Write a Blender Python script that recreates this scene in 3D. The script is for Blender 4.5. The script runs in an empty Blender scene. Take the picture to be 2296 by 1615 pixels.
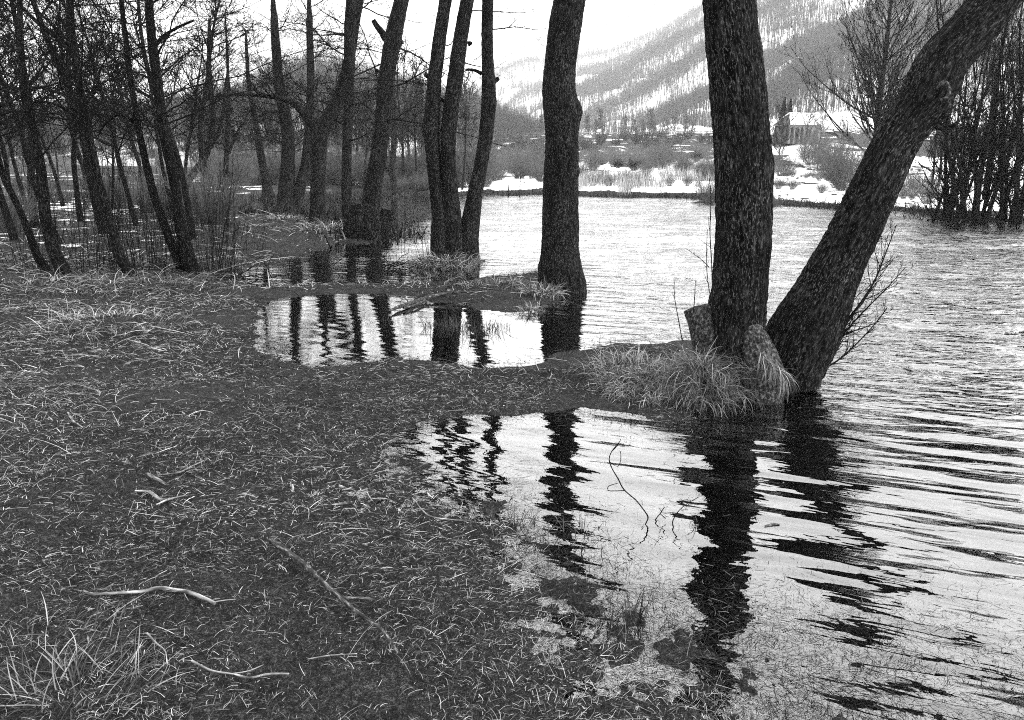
import bpy, math, numpy as np
from mathutils import Vector
R = math.radians
rng = np.random.default_rng(7)
SC = bpy.context.scene
COL = SC.collection
# ------------------------------------------------------------------ camera
W_, H_, F = 2296.0, 1615.0, 1770.0
TILT, CH = R(13.1), 1.6
cam = bpy.data.cameras.new('camera'); co = bpy.data.objects.new('camera', cam); COL.objects.link(co)
co.location = (0, 0, CH); co.rotation_euler = (R(90) - TILT, 0, 0)
cam.sensor_width = 36; cam.lens = 36 * F / W_; cam.clip_end = 12000; cam.clip_start = 0.05
SC.camera = co
ct, st = math.cos(TILT), math.sin(TILT)
def ray(x, y):
    a, b = (x - W_/2)/F, (H_/2 - y)/F
    return np.array([a, ct + b*st, -st + b*ct])
def gp(x, y, z=0.0):
    d = ray(x, y); k = (z - CH)/d[2]
    return np.array([d[0]*k, d[1]*k, z])
def vp(x, y, Y):
    d = ray(x, y); k = Y/d[1]
    return np.array([d[0]*k, Y, CH + d[2]*k])
def px(p, w=1.0):                       # metres spanned by w photo units at point p
    return w*(p[1]*ct - (p[2]-CH)*st)/F
# ------------------------------------------------------------------ noise
def _h(ix, iy, iz, seed):
    h = (ix.astype(np.uint32)*np.uint32(374761393) + iy.astype(np.uint32)*np.uint32(668265263)
         + iz.astype(np.uint32)*np.uint32(2147483647) + np.uint32(seed*974711 % 4294967291))
    h = (h ^ (h >> np.uint32(13)))*np.uint32(1274126177)
    h = (h ^ (h >> np.uint32(16)))*np.uint32(2246822519)
    return ((h ^ (h >> np.uint32(15))) & np.uint32(0xffffff)).astype(np.float64)/16777215.0
def vn(x, y, z=0.0, seed=1):
    x, y, z = np.broadcast_arrays(np.asarray(x, float), np.asarray(y, float), np.asarray(z, float))
    X, Y, Z = np.floor(x), np.floor(y), np.floor(z)
    f, g, h = x-X, y-Y, z-Z
    f, g, h = f*f*(3-2*f), g*g*(3-2*g), h*h*(3-2*h)
    X, Y, Z = X.astype(np.int64), Y.astype(np.int64), Z.astype(np.int64)
    o = 0
    for a in (0, 1):
        for b in (0, 1):
            for c in (0, 1):
                o = o + _h(X+a, Y+b, Z+c, seed)*(f if a else 1-f)*(g if b else 1-g)*(h if c else 1-h)
    return o*2-1
def fbm(x, y, z=0.0, seed=1, oc=4):
    o = 0; a = 1; t = 0
    for i in range(oc):
        k = 2.03**i
        o = o + a*vn(np.asarray(x)*k, np.asarray(y)*k, np.asarray(z)*k, seed+i*17); t += a; a *= .5
    return o/t
def ss(x, a, b):
    t = np.clip((x-a)/(b-a), 0, 1); return t*t*(3-2*t)
def nrm(v): return v/np.maximum(np.linalg.norm(v, axis=-1, keepdims=True), 1e-9)
# ------------------------------------------------------------------ mesh
class MB:
    def __init__(s): s.v = []; s.f = {3: [], 4: []}; s.a = []; s.n = 0
    def add(s, v, f, a=None):
        v = np.asarray(v, float).reshape(-1, 3); f = np.asarray(f, int)
        s.v.append(v); s.f[f.shape[1]].append(f + s.n); s.n += len(v)
        s.a.append(np.zeros((len(v), 3)) if a is None else np.asarray(a, float).reshape(-1, 3))
    def build(s, name, mat, parent=None, origin=(0, 0, 0), smooth=True, world=True):
        v = np.concatenate(s.v) - np.array(origin); a = np.concatenate(s.a)
        me = bpy.data.meshes.new(name)
        me.vertices.add(len(v)); me.vertices.foreach_set('co', v.astype(np.float32).ravel())
        L = []; st_ = []; off = 0
        for k in (3, 4):
            if s.f[k]:
                f = np.concatenate(s.f[k]); L.append(f.ravel()); st_.append(off + np.arange(len(f))*k); off += f.size
        L = np.concatenate(L); st_ = np.concatenate(st_)
        me.loops.add(len(L)); me.loops.foreach_set('vertex_index', L.astype(np.int32))
        me.polygons.add(len(st_)); me.polygons.foreach_set('loop_start', st_.astype(np.int32))
        me.update(calc_edges=True)
        me.polygons.foreach_set('use_smooth', np.full(len(st_), smooth))
        at = me.attributes.new('co', 'FLOAT_VECTOR', 'POINT'); at.data.foreach_set('vector', a.astype(np.float32).ravel())
        me.materials.append(mat); me.validate()
        o = bpy.data.objects.new(name, me); COL.objects.link(o)
        if parent is not None:
            o.parent = parent
        else:
            o.location = origin
        return o
def tag(o, label=None, cat=None, group=None, kind=None):
    if label: o['label'] = label
    if cat: o['category'] = cat
    if group: o['group'] = group
    if kind: o['kind'] = kind
    return o
def empty(name, loc, label, cat, group=None, kind=None):
    o = bpy.data.objects.new(name, None); COL.objects.link(o); o.location = loc; o.empty_display_size = .2
    return tag(o, label, cat, group, kind)
def clone(root, loc, rz=0, sc=1, label=None, group=None):
    r = root.copy(); COL.objects.link(r); r.location = loc; r.rotation_euler = (0, 0, rz); r.scale = (sc, sc, sc)
    if label: r['label'] = label
    if group: r['group'] = group
    for ch in list(root.children):
        c = ch.copy(); COL.objects.link(c); c.parent = r
        for g in list(ch.children):
            d = g.copy(); COL.objects.link(d); d.parent = c
    return r
def tubes(mb, P, Rr, k=3, seed=0, cap=False):
    """P (M,n,3), Rr (M,n): M tapered tubes at once"""
    M, n, _ = P.shape
    T = nrm(np.gradient(P, axis=1))
    m = nrm(T.mean(axis=1))
    ref = np.where(np.abs(m[:, 2:3]) < .8, np.array([[0, 0, 1.]]), np.array([[1., 0.13, 0]]))
    u = nrm(ref[:, None, :] - (ref[:, None, :]*T).sum(-1, keepdims=True)*T)
    w = np.cross(T, u)
    th = np.linspace(0, 2*np.pi, k, endpoint=False)
    V = P[:, :, None, :] + Rr[:, :, None, None]*(u[:, :, None, :]*np.cos(th)[None, None, :, None] + w[:, :, None, :]*np.sin(th)[None, None, :, None])
    s = np.concatenate([np.zeros((M, 1)), np.cumsum(np.linalg.norm(np.diff(P, axis=1), axis=-1), axis=1)], axis=1)
    A = np.empty(V.shape)
    A[..., 0] = Rr[:, :, None]*np.cos(th); A[..., 1] = Rr[:, :, None]*np.sin(th) + np.arange(M)[:, None, None]*.37; A[..., 2] = s[:, :, None]
    i = np.arange(n-1)[:, None]*k; j = np.arange(k)[None, :]; j2 = (j+1) % k
    q = np.stack([i+j, i+j2, i+k+j2, i+k+j], -1).reshape(-1, 4)
    Fq = (np.arange(M)[:, None, None]*(n*k) + q[None]).reshape(-1, 4)
    mb.add(V.reshape(-1, 3), Fq, A.reshape(-1, 3))
    if cap:
        for e in (0, n-1):
            for t in range(1, k-1):
                b = np.arange(M)*(n*k) + e*k
                f = np.stack([b, b+t, b+t+1], -1) + (mb.n - M*n*k)
                mb.f[3].append(f if e else f[:, ::-1])
def resample(pts, rad, seg):
    pts = np.asarray(pts, float); rad = np.asarray(rad, float)
    P = np.vstack([2*pts[0]-pts[1], pts, 2*pts[-1]-pts[-2]]); Q = np.concatenate([[rad[0]], rad, [rad[-1]]])
    o, r = [], []
    for i in range(1, len(P)-2):
        m = max(2, int(np.linalg.norm(P[i+1]-P[i])/seg))
        t = np.linspace(0, 1, m, endpoint=False)[:, None]
        o.append(.5*(2*P[i] + (P[i+1]-P[i-1])*t + (2*P[i-1]-5*P[i]+4*P[i+1]-P[i+2])*t**2 + (3*P[i]-P[i-1]-3*P[i+1]+P[i+2])*t**3))
        r.append(Q[i]*(1-t[:, 0]) + Q[i+1]*t[:, 0])
    o.append(P[-2:-1]); r.append(Q[-2:-1])
    return np.vstack(o), np.concatenate(r)
def trunk(mb, pts, rad, k=32, seg=.05, bark=.01, lump=.06, flare=0.0, burls=(), seed=1, capend=True):
    P, Q = resample(pts, rad, seg)
    n = len(P); T = nrm(np.gradient(P, axis=0))
    ref = np.array([1., .05, 0]) if abs(T[:, 2]).mean() > .35 else np.array([0, 0, 1.])
    u = nrm(ref - (T@ref)[:, None]*T); w = np.cross(T, u)
    s = np.concatenate([[0], np.cumsum(np.linalg.norm(np.diff(P, axis=0), axis=1))])
    th = np.linspace(0, 2*np.pi, k, endpoint=False)
    C, S = np.cos(th)[None], np.sin(th)[None]
    q = Q[:, None]; zz = s[:, None]
    ax, ay = C*q, S*q
    low = fbm(ax*3+seed*5.1, ay*3, zz*1.3, seed, 3)
    f1 = vn(ax*40+3, ay*40, zz*7.0, seed+3); f2 = vn(ax*95, ay*95+9, zz*34.0, seed+5)
    rid = (1-np.abs(f1))*1.2 - .6 + .45*f2
    fl = 0
    if flare: fl = flare*np.exp(-zz/.28)*(1 + .45*np.sin(th*5+seed)[None] + .25*np.sin(th*3+2*seed)[None])
    r = q*(1 + lump*low*1.6 + fl) + bark*rid
    V = P[:, None, :] + r[..., None]*(u[:, None, :]*C[..., None] + w[:, None, :]*S[..., None])
    N = (u[:, None, :]*C[..., None] + w[:, None, :]*S[..., None])
    for (b, br, ba) in burls:
        d2 = ((V - np.array(b))**2).sum(-1)
        V = V + N*(ba*np.exp(-d2/br**2))[..., None]
    A = np.empty(V.shape); A[..., 0] = C*q; A[..., 1] = S*q + seed*3.3; A[..., 2] = zz
    i = np.arange(n-1)[:, None]*k; j = np.arange(k)[None, :]; j2 = (j+1) % k
    f = np.stack([i+j, i+j2, i+k+j2, i+k+j], -1).reshape(-1, 4)
    mb.add(V.reshape(-1, 3), f, A.reshape(-1, 3))
    if capend:
        c = P[-1] + T[-1]*Q[-1]*.15
        base = (n-1)*k
        mb.add(np.vstack([V[-1], c]), np.array([[t, (t+1) % k, k] for t in range(k)]), np.vstack([A[-1], A[-1][:1]]))
    return P, Q
def spawn(P, Q, per, t0, t1, ang, ls, n, up, jit, rend=.25, rs=.6, rmin=.003, lmin=0.0, lens=None, bias=None, rmax=9):
    """children of every polyline in P (M,m,3)"""
    M, m, _ = P.shape
    idx = np.repeat(np.arange(M), per); K = len(idx)
    t = rng.uniform(t0, t1, K)*(m-1)
    i0 = np.minimum(t.astype(int), m-2); f = (t-i0)[:, None]
    pos = P[idx, i0]*(1-f) + P[idx, i0+1]*f
    tan = nrm(P[idx, i0+1]-P[idx, i0])
    rad = Q[idx, i0]*(1-f[:, 0]) + Q[idx, i0+1]*f[:, 0]
    rnd = rng.normal(size=(K, 3))
    if bias is not None: rnd = rnd + np.array(bias)
    perp = nrm(rnd - (rnd*tan).sum(-1, keepdims=True)*tan)
    a = np.radians(rng.normal(ang, 10, K))[:, None]
    d = tan*np.cos(a) + perp*np.sin(a)
    if lens is None:
        L = np.linalg.norm(np.diff(P, axis=1), axis=-1).sum(1)[idx]*ls
    else: L = np.full(K, lens)
    L = np.maximum(L*rng.uniform(.5, 1.15, K)*(1-.45*t/(m-1)), lmin)
    st_ = L/(n-1)
    O = np.empty((K, n, 3)); O[:, 0] = pos
    for q in range(1, n):
        d = nrm(d + np.array([0, 0, up])/(n-1) + rng.normal(size=(K, 3))*jit)
        O[:, q] = O[:, q-1] + d*st_[:, None]
    r0 = np.minimum(np.maximum(rad*rs, rmin), rmax)
    RR = r0[:, None]*np.linspace(1, rend, n)[None]
    return O, np.maximum(RR, rmin*.7)
def crown(mb, P, Q, zmin, nl=10, lens=2.5, n2=7, n3=6, up=.5, rmin=.004, ang=65, k1=5, bias=None, n4=0, rs=.45, jit=.13, zmax=99, rmax=.026):
    sel = np.where((P[:, 2] > zmin) & (P[:, 2] < zmax))[0]
    if len(sel) < 3: return
    idx = np.linspace(sel[0], sel[-1], min(40, len(sel))).astype(int)
    tp, tq = P[idx][None], Q[idx][None]
    L1, R1 = spawn(tp, tq, nl, 0, 1, ang, 0, 9, up, jit, .2, rs, rmin*1.8, lens=lens, bias=bias, rmax=rmax)
    tubes(mb, L1, R1, k1)
    L2, R2 = spawn(L1, R1, n2, .12, 1, 42, .55, 6, up*.6, .13, .35, .5, rmin*1.2)
    tubes(mb, L2, R2, 3)
    L3, R3 = spawn(L2, R2, n3, .1, 1, 38, .6, 4, up*.4, .12, .6, .5, rmin*.8)
    tubes(mb, L3, R3, 3)
    if n4:
        L4, R4 = spawn(L3, R3, n4, .1, 1, 34, .7, 3, .1, .12, .6, .7, rmin*.55); tubes(mb, L4, R4, 3)
def blades(mb, B, L, Wd, az, pitch, curl, n=4, lat=0.0, tint=None):
    """curved ribbon blades"""
    N = len(B); st_ = (L/(n-1))
    O = np.empty((N, n, 3)); O[:, 0] = B; a = az.copy(); p = pitch.copy()
    S = np.empty((N, n, 3))
    la = rng.normal(0, 1, N)*lat
    for q in range(n):
        S[:, q] = np.stack([-np.sin(a), np.cos(a), np.zeros(N)], -1)
        if q:
            d = np.stack([np.cos(p)*np.cos(a), np.cos(p)*np.sin(a), np.sin(p)], -1)
            O[:, q] = O[:, q-1] + d*st_[:, None]
        p = p + curl/(n-1); a = a + la/(n-1)
    tp = np.interp(np.linspace(0, 1, n), [0, .6, 1], [1, .85, .15])
    off = S*(Wd[:, None]*.5*tp[None])[..., None]
    tilt = rng.uniform(-.6, .6, N)[:, None]
    off[..., 2] += (Wd[:, None]*.5*tp[None])*tilt
    V = np.stack([O-off, O+off], 2).reshape(-1, 3)
    i = np.arange(n-1)*2
    q = np.stack([i, i+1, i+3, i+2], -1)
    f = (np.arange(N)[:, None, None]*(2*n) + q[None]).reshape(-1, 4)
    if tint is None: tint = rng.uniform(0, 1, N)
    A = np.zeros((N, n, 2, 3)); A[..., 0] = tint[:, None, None]; A[..., 1] = rng.uniform(0, 1, N)[:, None, None]; A[..., 2] = np.linspace(0, 1, n)[None, :, None]
    mb.add(V, f, A.reshape(-1, 3))
def box(mb, c, s, rz=0):
    x, y, z = np.array(s)/2.
    v = np.array([[-x,-y,-z],[x,-y,-z],[x,y,-z],[-x,y,-z],[-x,-y,z],[x,-y,z],[x,y,z],[-x,y,z]])
    ca, sa = math.cos(rz), math.sin(rz)
    v = np.stack([v[:,0]*ca-v[:,1]*sa, v[:,0]*sa+v[:,1]*ca, v[:,2]], -1) + np.array(c)
    mb.add(v, [[0,3,2,1],[4,5,6,7],[0,1,5,4],[1,2,6,5],[2,3,7,6],[3,0,4,7]])
# ------------------------------------------------------------------ materials
class NT:
    def __init__(s, name, rough=.8, spec=.3):
        s.m = bpy.data.materials.new(name); s.m.use_nodes = True; s.t = s.m.node_tree
        s.b = s.t.nodes['Principled BSDF']; s.b.inputs['Roughness'].default_value = rough
        s.b.inputs['Specular IOR Level'].default_value = spec
    def n(s, ty, **k):
        o = s.t.nodes.new(ty)
        for a, v in k.items(): setattr(o, a, v)
        return o
    def l(s, a, b): s.t.links.new(a, b)
    def attr(s, nm='co'): return s.n('ShaderNodeAttribute', attribute_name=nm).outputs['Vector']
    def pos(s): return s.n('ShaderNodeNewGeometry').outputs['Position']
    def map(s, v, sc, rot=(0, 0, 0)):
        m = s.n('ShaderNodeMapping'); m.inputs['Scale'].default_value = sc; m.inputs['Rotation'].default_value = rot
        s.l(v, m.inputs['Vector']); return m.outputs[0]
    def noise(s, v, scale=1, det=3, rough=.55, dist=0):
        o = s.n('ShaderNodeTexNoise'); s.l(v, o.inputs['Vector'])
        o.inputs['Scale'].default_value = scale; o.inputs['Detail'].default_value = det
        o.inputs['Roughness'].default_value = rough; o.inputs['Distortion'].default_value = dist
        return o.outputs['Fac']
    def ramp(s, v, stops):
        o = s.n('ShaderNodeValToRGB'); e = o.color_ramp.elements
        while len(e) < len(stops): e.new(.5)
        for q, (p, c) in zip(e, stops): q.position = p; q.color = (c, c, c, 1)
        s.l(v, o.inputs[0]); return o.outputs[0]
    def math(s, op, a, b=None, c=None):
        o = s.n('ShaderNodeMath', operation=op)
        for i, v in enumerate((a, b, c)):
            if v is None: continue
            if isinstance(v, (int, float)): o.inputs[i].default_value = v
            else: s.l(v, o.inputs[i])
        return o.outputs[0]
    def mix(s, f, a, b):
        o = s.n('ShaderNodeMix', data_type='FLOAT')
        for i, v in ((0, f), (2, a), (3, b)):
            if isinstance(v, (int, float)): o.inputs[i].default_value = v
            else: s.l(v, o.inputs[i])
        return o.outputs[0]
    def col(s, v):
        if isinstance(v, (int, float)): s.b.inputs['Base Color'].default_value = (v, v, v, 1)
        else: s.l(v, s.b.inputs['Base Color'])
        return s
    def bump(s, h, dist=.01, st=1.0):
        o = s.n('ShaderNodeBump'); o.inputs['Distance'].default_value = dist; o.inputs['Strength'].default_value = st
        s.l(h, o.inputs['Height']); s.l(o.outputs[0], s.b.inputs['Normal']); return s
def bark_mat(name, lo, hi, speck, fz=1.0, dist=.02):
    t = NT(name, .9, .04); a = t.attr()
    n1 = t.noise(t.map(a, (52*fz, 52*fz, 13*fz)), 1, 5, .68, .5)
    n2 = t.noise(t.map(a, (26*fz, 26*fz, 5*fz)), 1, 4, .6, .8)
    rg = t.math('MULTIPLY', t.math('ABSOLUTE', t.math('SUBTRACT', n2, .5)), 2.6)
    n3 = t.noise(t.map(a, (120*fz, 120*fz, 30*fz)), 1, 3, .6)
    big = t.noise(t.map(a, (5, 5, 2)), 1, 3)
    h = t.math('ADD', t.math('MULTIPLY', n1, .85), t.math('MINIMUM', t.math('MULTIPLY', rg, .5), .3))
    base = t.ramp(h, [(.44, lo), (.66, hi), (.84, hi*4)])
    sp = t.math('MULTIPLY', t.ramp(n3, [(.55, 0), (.68, 1)]), t.ramp(big, [(.36, .12), (.68, 1)]))
    t.col(t.mix(sp, base, speck))
    t.bump(h, dist); return t.m
M_BARK = bark_mat('dark_furrowed_bark', .0015, .015, .11)
M_BARKF = bark_mat('distant_bark', .002, .016, .09, .6, .01)
M_BARKL = bark_mat('woodland_bark', .0015, .010, .06, .8, .012)
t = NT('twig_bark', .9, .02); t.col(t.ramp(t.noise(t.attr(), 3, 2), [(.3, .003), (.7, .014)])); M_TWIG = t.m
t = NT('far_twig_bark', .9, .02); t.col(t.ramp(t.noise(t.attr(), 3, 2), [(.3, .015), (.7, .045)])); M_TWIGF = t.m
t = NT('brush_twigs', .9, .02); t.col(t.ramp(t.noise(t.attr(), 3, 2), [(.3, .05), (.7, .16)])); M_BRUSH = t.m
t = NT('pale_stem', .8, .2); t.col(t.ramp(t.noise(t.attr(), 3, 2), [(.3, .10), (.7, .24)])); M_PALE = t.m
t = NT('stick_wood', .75, .3); t.col(t.ramp(t.noise(t.map(t.attr(), (60, 60, 14)), 1, 4), [(.38, .03), (.54, .18), (.68, .40)])); M_STICK = t.m
t = NT('wet_stick_wood', .7, .1); t.col(t.ramp(t.noise(t.map(t.attr(), (90, 90, 22)), 1, 5, .7), [(.36, .004), (.54, .035), (.68, .22)])); M_STICKD = t.m
t = NT('weathered_stump', .9, .05); n_ = t.noise(t.map(t.pos(), (55, 55, 38)), 1, 5, .7); t.col(t.ramp(n_, [(.36, .003), (.52, .035), (.66, .16)])).bump(n_, .03); M_MOSS = t.m
def grass_mat(name, lo, mid, hi, k=.5):
    t = NT(name, .8, .06); s_ = t.n('ShaderNodeSeparateXYZ'); t.l(t.attr(), s_.inputs[0])
    c = t.ramp(s_.outputs[0], [(0, lo), (k, mid), (1, hi)]); t.col(c); return t.m
M_GRASS = grass_mat('dead_grass', .002, .026, .46, .52)
M_TUSS = grass_mat('pale_sedge', .004, .075, .50, .5)
M_REED = grass_mat('far_reed', .10, .25, .5)
# ground
def ground_mat():
    t = NT('ground', .9, .10); p = t.pos()
    s_ = t.n('ShaderNodeSeparateXYZ'); t.l(t.attr(), s_.inputs[0])
    n1 = t.noise(p, 55, 5, .7); n2 = t.noise(p, 9, 4, .6, 1.0); n3 = t.noise(p, 170, 2, .6)
    soil = t.ramp(t.math('MULTIPLY_ADD', n3, .45, t.math('MULTIPLY', n1, .6)), [(.42, .002), (.55, .011), (.66, .07)])
    soil = t.math('MULTIPLY', soil, t.ramp(n2, [(.3, .65), (.7, 1.3)]))
    fr = t.ramp(t.noise(p, 240, 3, .75, 1.5), [(.56, 0), (.64, 1)])
    soil = t.mix(t.math('MULTIPLY', fr, t.ramp(n2, [(.35, .15), (.65, .8)])), soil, .13)
    n5 = t.noise(t.map(p, (1, .7, 1)), 1.0, 5, .65, .6)
    far = t.noise(t.map(p, (.12, .06, .5)), 1, 6, .7)
    n_s = t.mix(s_.outputs[1], n5, far)
    sn = t.math('GREATER_THAN', t.math('ADD', n_s, s_.outputs[0]), 1.0)
    t.col(t.mix(sn, soil, .82))
    rr = t.n('ShaderNodeMix', data_type='FLOAT')
    t.bump(t.math('MULTIPLY_ADD', n1, 1.0, t.math('MULTIPLY', n3, .5)), .02); return t.m
M_GROUND = ground_mat()
t = NT('mountain_snow', .8, .1); p_ = t.pos()
t.col(t.ramp(t.noise(t.map(p_, (.03, .03, .02)), 1, 5, .7), [(.38, .22), (.5, .85)])); M_SNOWH = t.m
t = NT('hill_litter', .9, .05); p_ = t.pos()
t.col(t.ramp(t.noise(t.map(p_, (.05, .05, .03)), 1, 5, .7), [(.45, .05), (.62, .6)])); M_HILL = t.m
def flat(name, v, r=.6, sp=.3, sc=6):
    t = NT(name, r, sp); n_ = t.noise(t.pos(), sc, 4); t.col(t.ramp(n_, [(.3, v*.75), (.7, v*1.15)])); return t.m
M_WALL = flat('plaster', .12); M_DARKW = flat('dark_shingle', .04); M_SNOW = flat('roof_snow', .8); M_VOID = flat('dark_opening', .02)
M_METAL = flat('guard_metal', .2); M_CARP = flat('car_paint', .7, .3, .5); M_GLASS = flat('car_glass', .03, .1, .5); M_TYRE = flat('tyre', .02); M_ASPH = flat('asphalt', .06)
M_CUT = flat('cut_wood', .10, .8, .2, 40)
# water
def water_mat():
    m = bpy.data.materials.new('lake_water'); m.use_nodes = True; tt = NT.__new__(NT); tt.m = m; tt.t = m.node_tree
    t = tt; t.t.nodes.clear()
    out = t.n('ShaderNodeOutputMaterial')
    p = t.pos(); s_ = t.n('ShaderNodeSeparateXYZ'); t.l(t.attr(), s_.inputs[0])
    amp, chop = s_.outputs[0], s_.outputs[1]
    ro = (0, 0, R(22))
    pd = t.map(p, (1, 1, 1), ro)
    w1 = t.noise(t.map(pd, (1.1, 4.6, 1)), 1, 1, .4, .25)          # long swells ~.2 m
    w2 = t.noise(t.map(pd, (3.2, 12., 1)), 1, 2, .5, .3)
    w3 = t.noise(t.map(t.map(p, (1, 1, 1), (0, 0, R(8))), (3.2, 9.0, 1)), 1, 3, .6, .5)
    w4 = t.noise(p, 28, 2, .5)
    h = t.math('MULTIPLY', t.math('MULTIPLY_ADD', w1, .038, t.math('MULTIPLY', w2, .0065)), amp)
    gust = t.ramp(t.noise(t.map(p, (1.1, .55, 1)), 1, 4, .7), [(.36, .25), (.62, 1.0)])
    rdg = t.math('ABSOLUTE', t.math('SUBTRACT', t.noise(t.map(p, (3.0, 7.0, 1)), 1, 2, .5, .4), .5))
    hc = t.math('MULTIPLY_ADD', rdg, -.075, t.math('MULTIPLY', w3, .060))
    h = t.math('ADD', h, t.math('MULTIPLY', t.math('MULTIPLY', hc, gust), chop))
    h = t.math('MULTIPLY_ADD', w4, .00035, h)
    bp = t.n('ShaderNodeBump'); bp.inputs['Distance'].default_value = 1; bp.inputs['Strength'].default_value = 1
    t.l(h, bp.inputs['Height'])
    gl = t.n('ShaderNodeBsdfGlossy'); gl.inputs['Roughness'].default_value = .015; gl.inputs['Color'].default_value = (.97, .97, .97, 1)
    t.l(bp.outputs[0], gl.inputs['Normal'])
    tr = t.n('ShaderNodeBsdfTransparent'); tr.inputs['Color'].default_value = (.35, .35, .35, 1)
    fr = t.n('ShaderNodeFresnel'); fr.inputs['IOR'].default_value = 1.75; t.l(bp.outputs[0], fr.inputs['Normal'])
    mx = t.n('ShaderNodeMixShader'); fac = t.math('MINIMUM', t.math('MULTIPLY_ADD', fr.outputs[0], 1.3, .075), 1.0)
    t.l(fac, mx.inputs[0]); t.l(tr.outputs[0], mx.inputs[1]); t.l(gl.outputs[0], mx.inputs[2]); t.l(mx.outputs[0], out.inputs['Surface'])
    return m
M_WATER = water_mat()
# ------------------------------------------------------------------ shore
shore = [(2100,1900),(1800,1640),(1650,1560),(1500,1500),(1370,1440),(1262,1370),(1195,1290),(1150,1200),(1060,1135),(940,1095),(885,1040),(890,985),(950,950),(1060,930),(1180,922),(1330,924),(1430,932),(1490,955),(1550,950),(1590,915),(1640,892),(1700,886),(1780,866),(1815,845),(1800,815),
 (1730,795),(1600,770),(1540,757),(1450,762),(1350,775),(1280,790),(1200,815),(1060,822),(900,805),(780,815),(690,822),(640,805),(590,780),(565,745),(565,700),(600,672),(700,660),(860,663),(960,672),(1050,690),(1110,703),(1170,707),(1215,690),(1245,664),(1295,656),(1303,640),(1260,617),
 (1200,608),(1100,622),(1050,632),(900,634),(700,639),(600,641),(520,632),(505,615),(540,602),(620,590),(680,570),(730,553),(765,545),(800,546),(850,540),(862,528),(820,512),(770,498),(735,490),(700,487),(600,480),(530,484),(480,479),(465,466),(490,454),(540,448),
 (620,442.5),(720,439),(800,436),(880,437),(930,441),(1000,440),(1090,436),(1150,440),(1200,436),(1300,440),(1400,444),(1500,443),(1570,446),(1620,452),(1700,458),(1800,464),(1900,470),(2000,474),(2090,478),(2120,492),(2180,497),(2260,495),(2500,505)]
SH = np.array([gp(*s)[:2] for s in shore]); SH = np.vstack([SH, [[60, 28], [60, -6], [1.2, -6], [.75, .3]]])
def sdpoly(x, y, P):
    x = np.asarray(x, float); y = np.asarray(y, float)
    d = np.full(x.shape, 1e9); ins = np.zeros(x.shape, bool); n = len(P)
    for i in range(n):
        a, b = P[i], P[(i+1) % n]; e = b-a
        t = np.clip(((x-a[0])*e[0]+(y-a[1])*e[1])/(e@e), 0, 1)
        d = np.minimum(d, np.hypot(x-a[0]-t*e[0], y-a[1]-t*e[1]))
        c = (a[1] > y) != (b[1] > y)
        ins ^= c & (x < (b[0]-a[0])*(y-a[1])/((b[1]-a[1]) or 1e-9)+a[0])
    return np.where(ins, -d, d)         # negative in the water
ISL = [(gp(1006, 588), .62), (gp(1588, 456), 1.1), (gp(505, 470), .9)]
HOUSE = vp(1806, 325, 118.)
def landsd(x, y):
    s = sdpoly(x, y, SH)
    for c, r in ISL: s = np.maximum(s, r-np.hypot(x-c[0], y-c[1]))
    return s
def gz(x, y, full=False):
    x = np.asarray(x, float); y = np.asarray(y, float)
    s = landsd(x, y)
    nb = 1-ss(y, 4.0, 5.2)
    s2 = s + .20*fbm(x*2.1, y*2.1, 0, 5, 4)*np.clip(y/5, .5, 2) + nb*(.24*fbm(x*2.3, y*2.3, 0, 51, 3)+.20*fbm(x*9, y*9, 0, 52, 3))
    near = 1-ss(y, 30, 60)
    land = .012 - .016*np.maximum(nb, .8*(y < 25))*np.exp(-np.maximum(s2, 0)/.5) + .10*(1-np.exp(-np.maximum(s2, 0)/(1.1+1.4*nb))) + (.035*fbm(x*1.4, y*1.4, 0, 9, 4)+.012*fbm(x*9, y*9, 0, 12, 2))*np.clip(s2*1.5, .15, 1)
    slope = np.where(y < 4.3, .045, .16)
    wat = np.maximum(-.012 + s2*slope, -.45) + .008*fbm(x*8, y*8, 0, 12, 3)
    z = np.where(s2 > 0, land, wat)
    mud = .020*fbm(x*3.6, y*3.6, 0, 61, 3) + .016*fbm(x*13, y*13, 0, 62, 2) + .010*fbm(x*31, y*31, 0, 63, 2)
    mud = mud*np.exp(np.minimum(s+.15, 0)/.45)
    low = np.where(s > 0, -.003 + .07*(1-np.exp(-np.maximum(s, 0)/1.3)), -.003 + .030*s) + mud
    z = z*(1-nb) + low*nb
    prof = np.interp(s, [0, 3, 12, 50, 130, 230, 320, 335, 420, 900, 4000], [0, .5, .8, 1.6, 4, 9, 19.5, 21.7, 22.3, 30, 40])
    az = x/np.maximum(y, 1)
    prof = prof*(.35+.65*ss(az, -.12, .02))
    z = z + prof*ss(y, 34, 62) + np.maximum(s, 0).clip(0, 20)*.02*fbm(x*.15, y*.15, 0, 3, 3)*ss(y, 40, 80)
    z = z + 4.6*np.exp(-(((x-HOUSE[0]-2)/16)**2 + ((y-HOUSE[1]-6)/20)**2))
    return (z, s) if full else z
def G(x, y): return float(gz(np.array([x]), np.array([y]))[0])
def gpl(x, y):                          # pixel -> standing point on the terrain
    p = gp(x, y, .05)
    for _ in range(3):
        z = G(p[0], p[1]); p = gp(x, y, max(z, 0))
    return np.array([p[0], p[1], max(z, -.05)])
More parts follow.
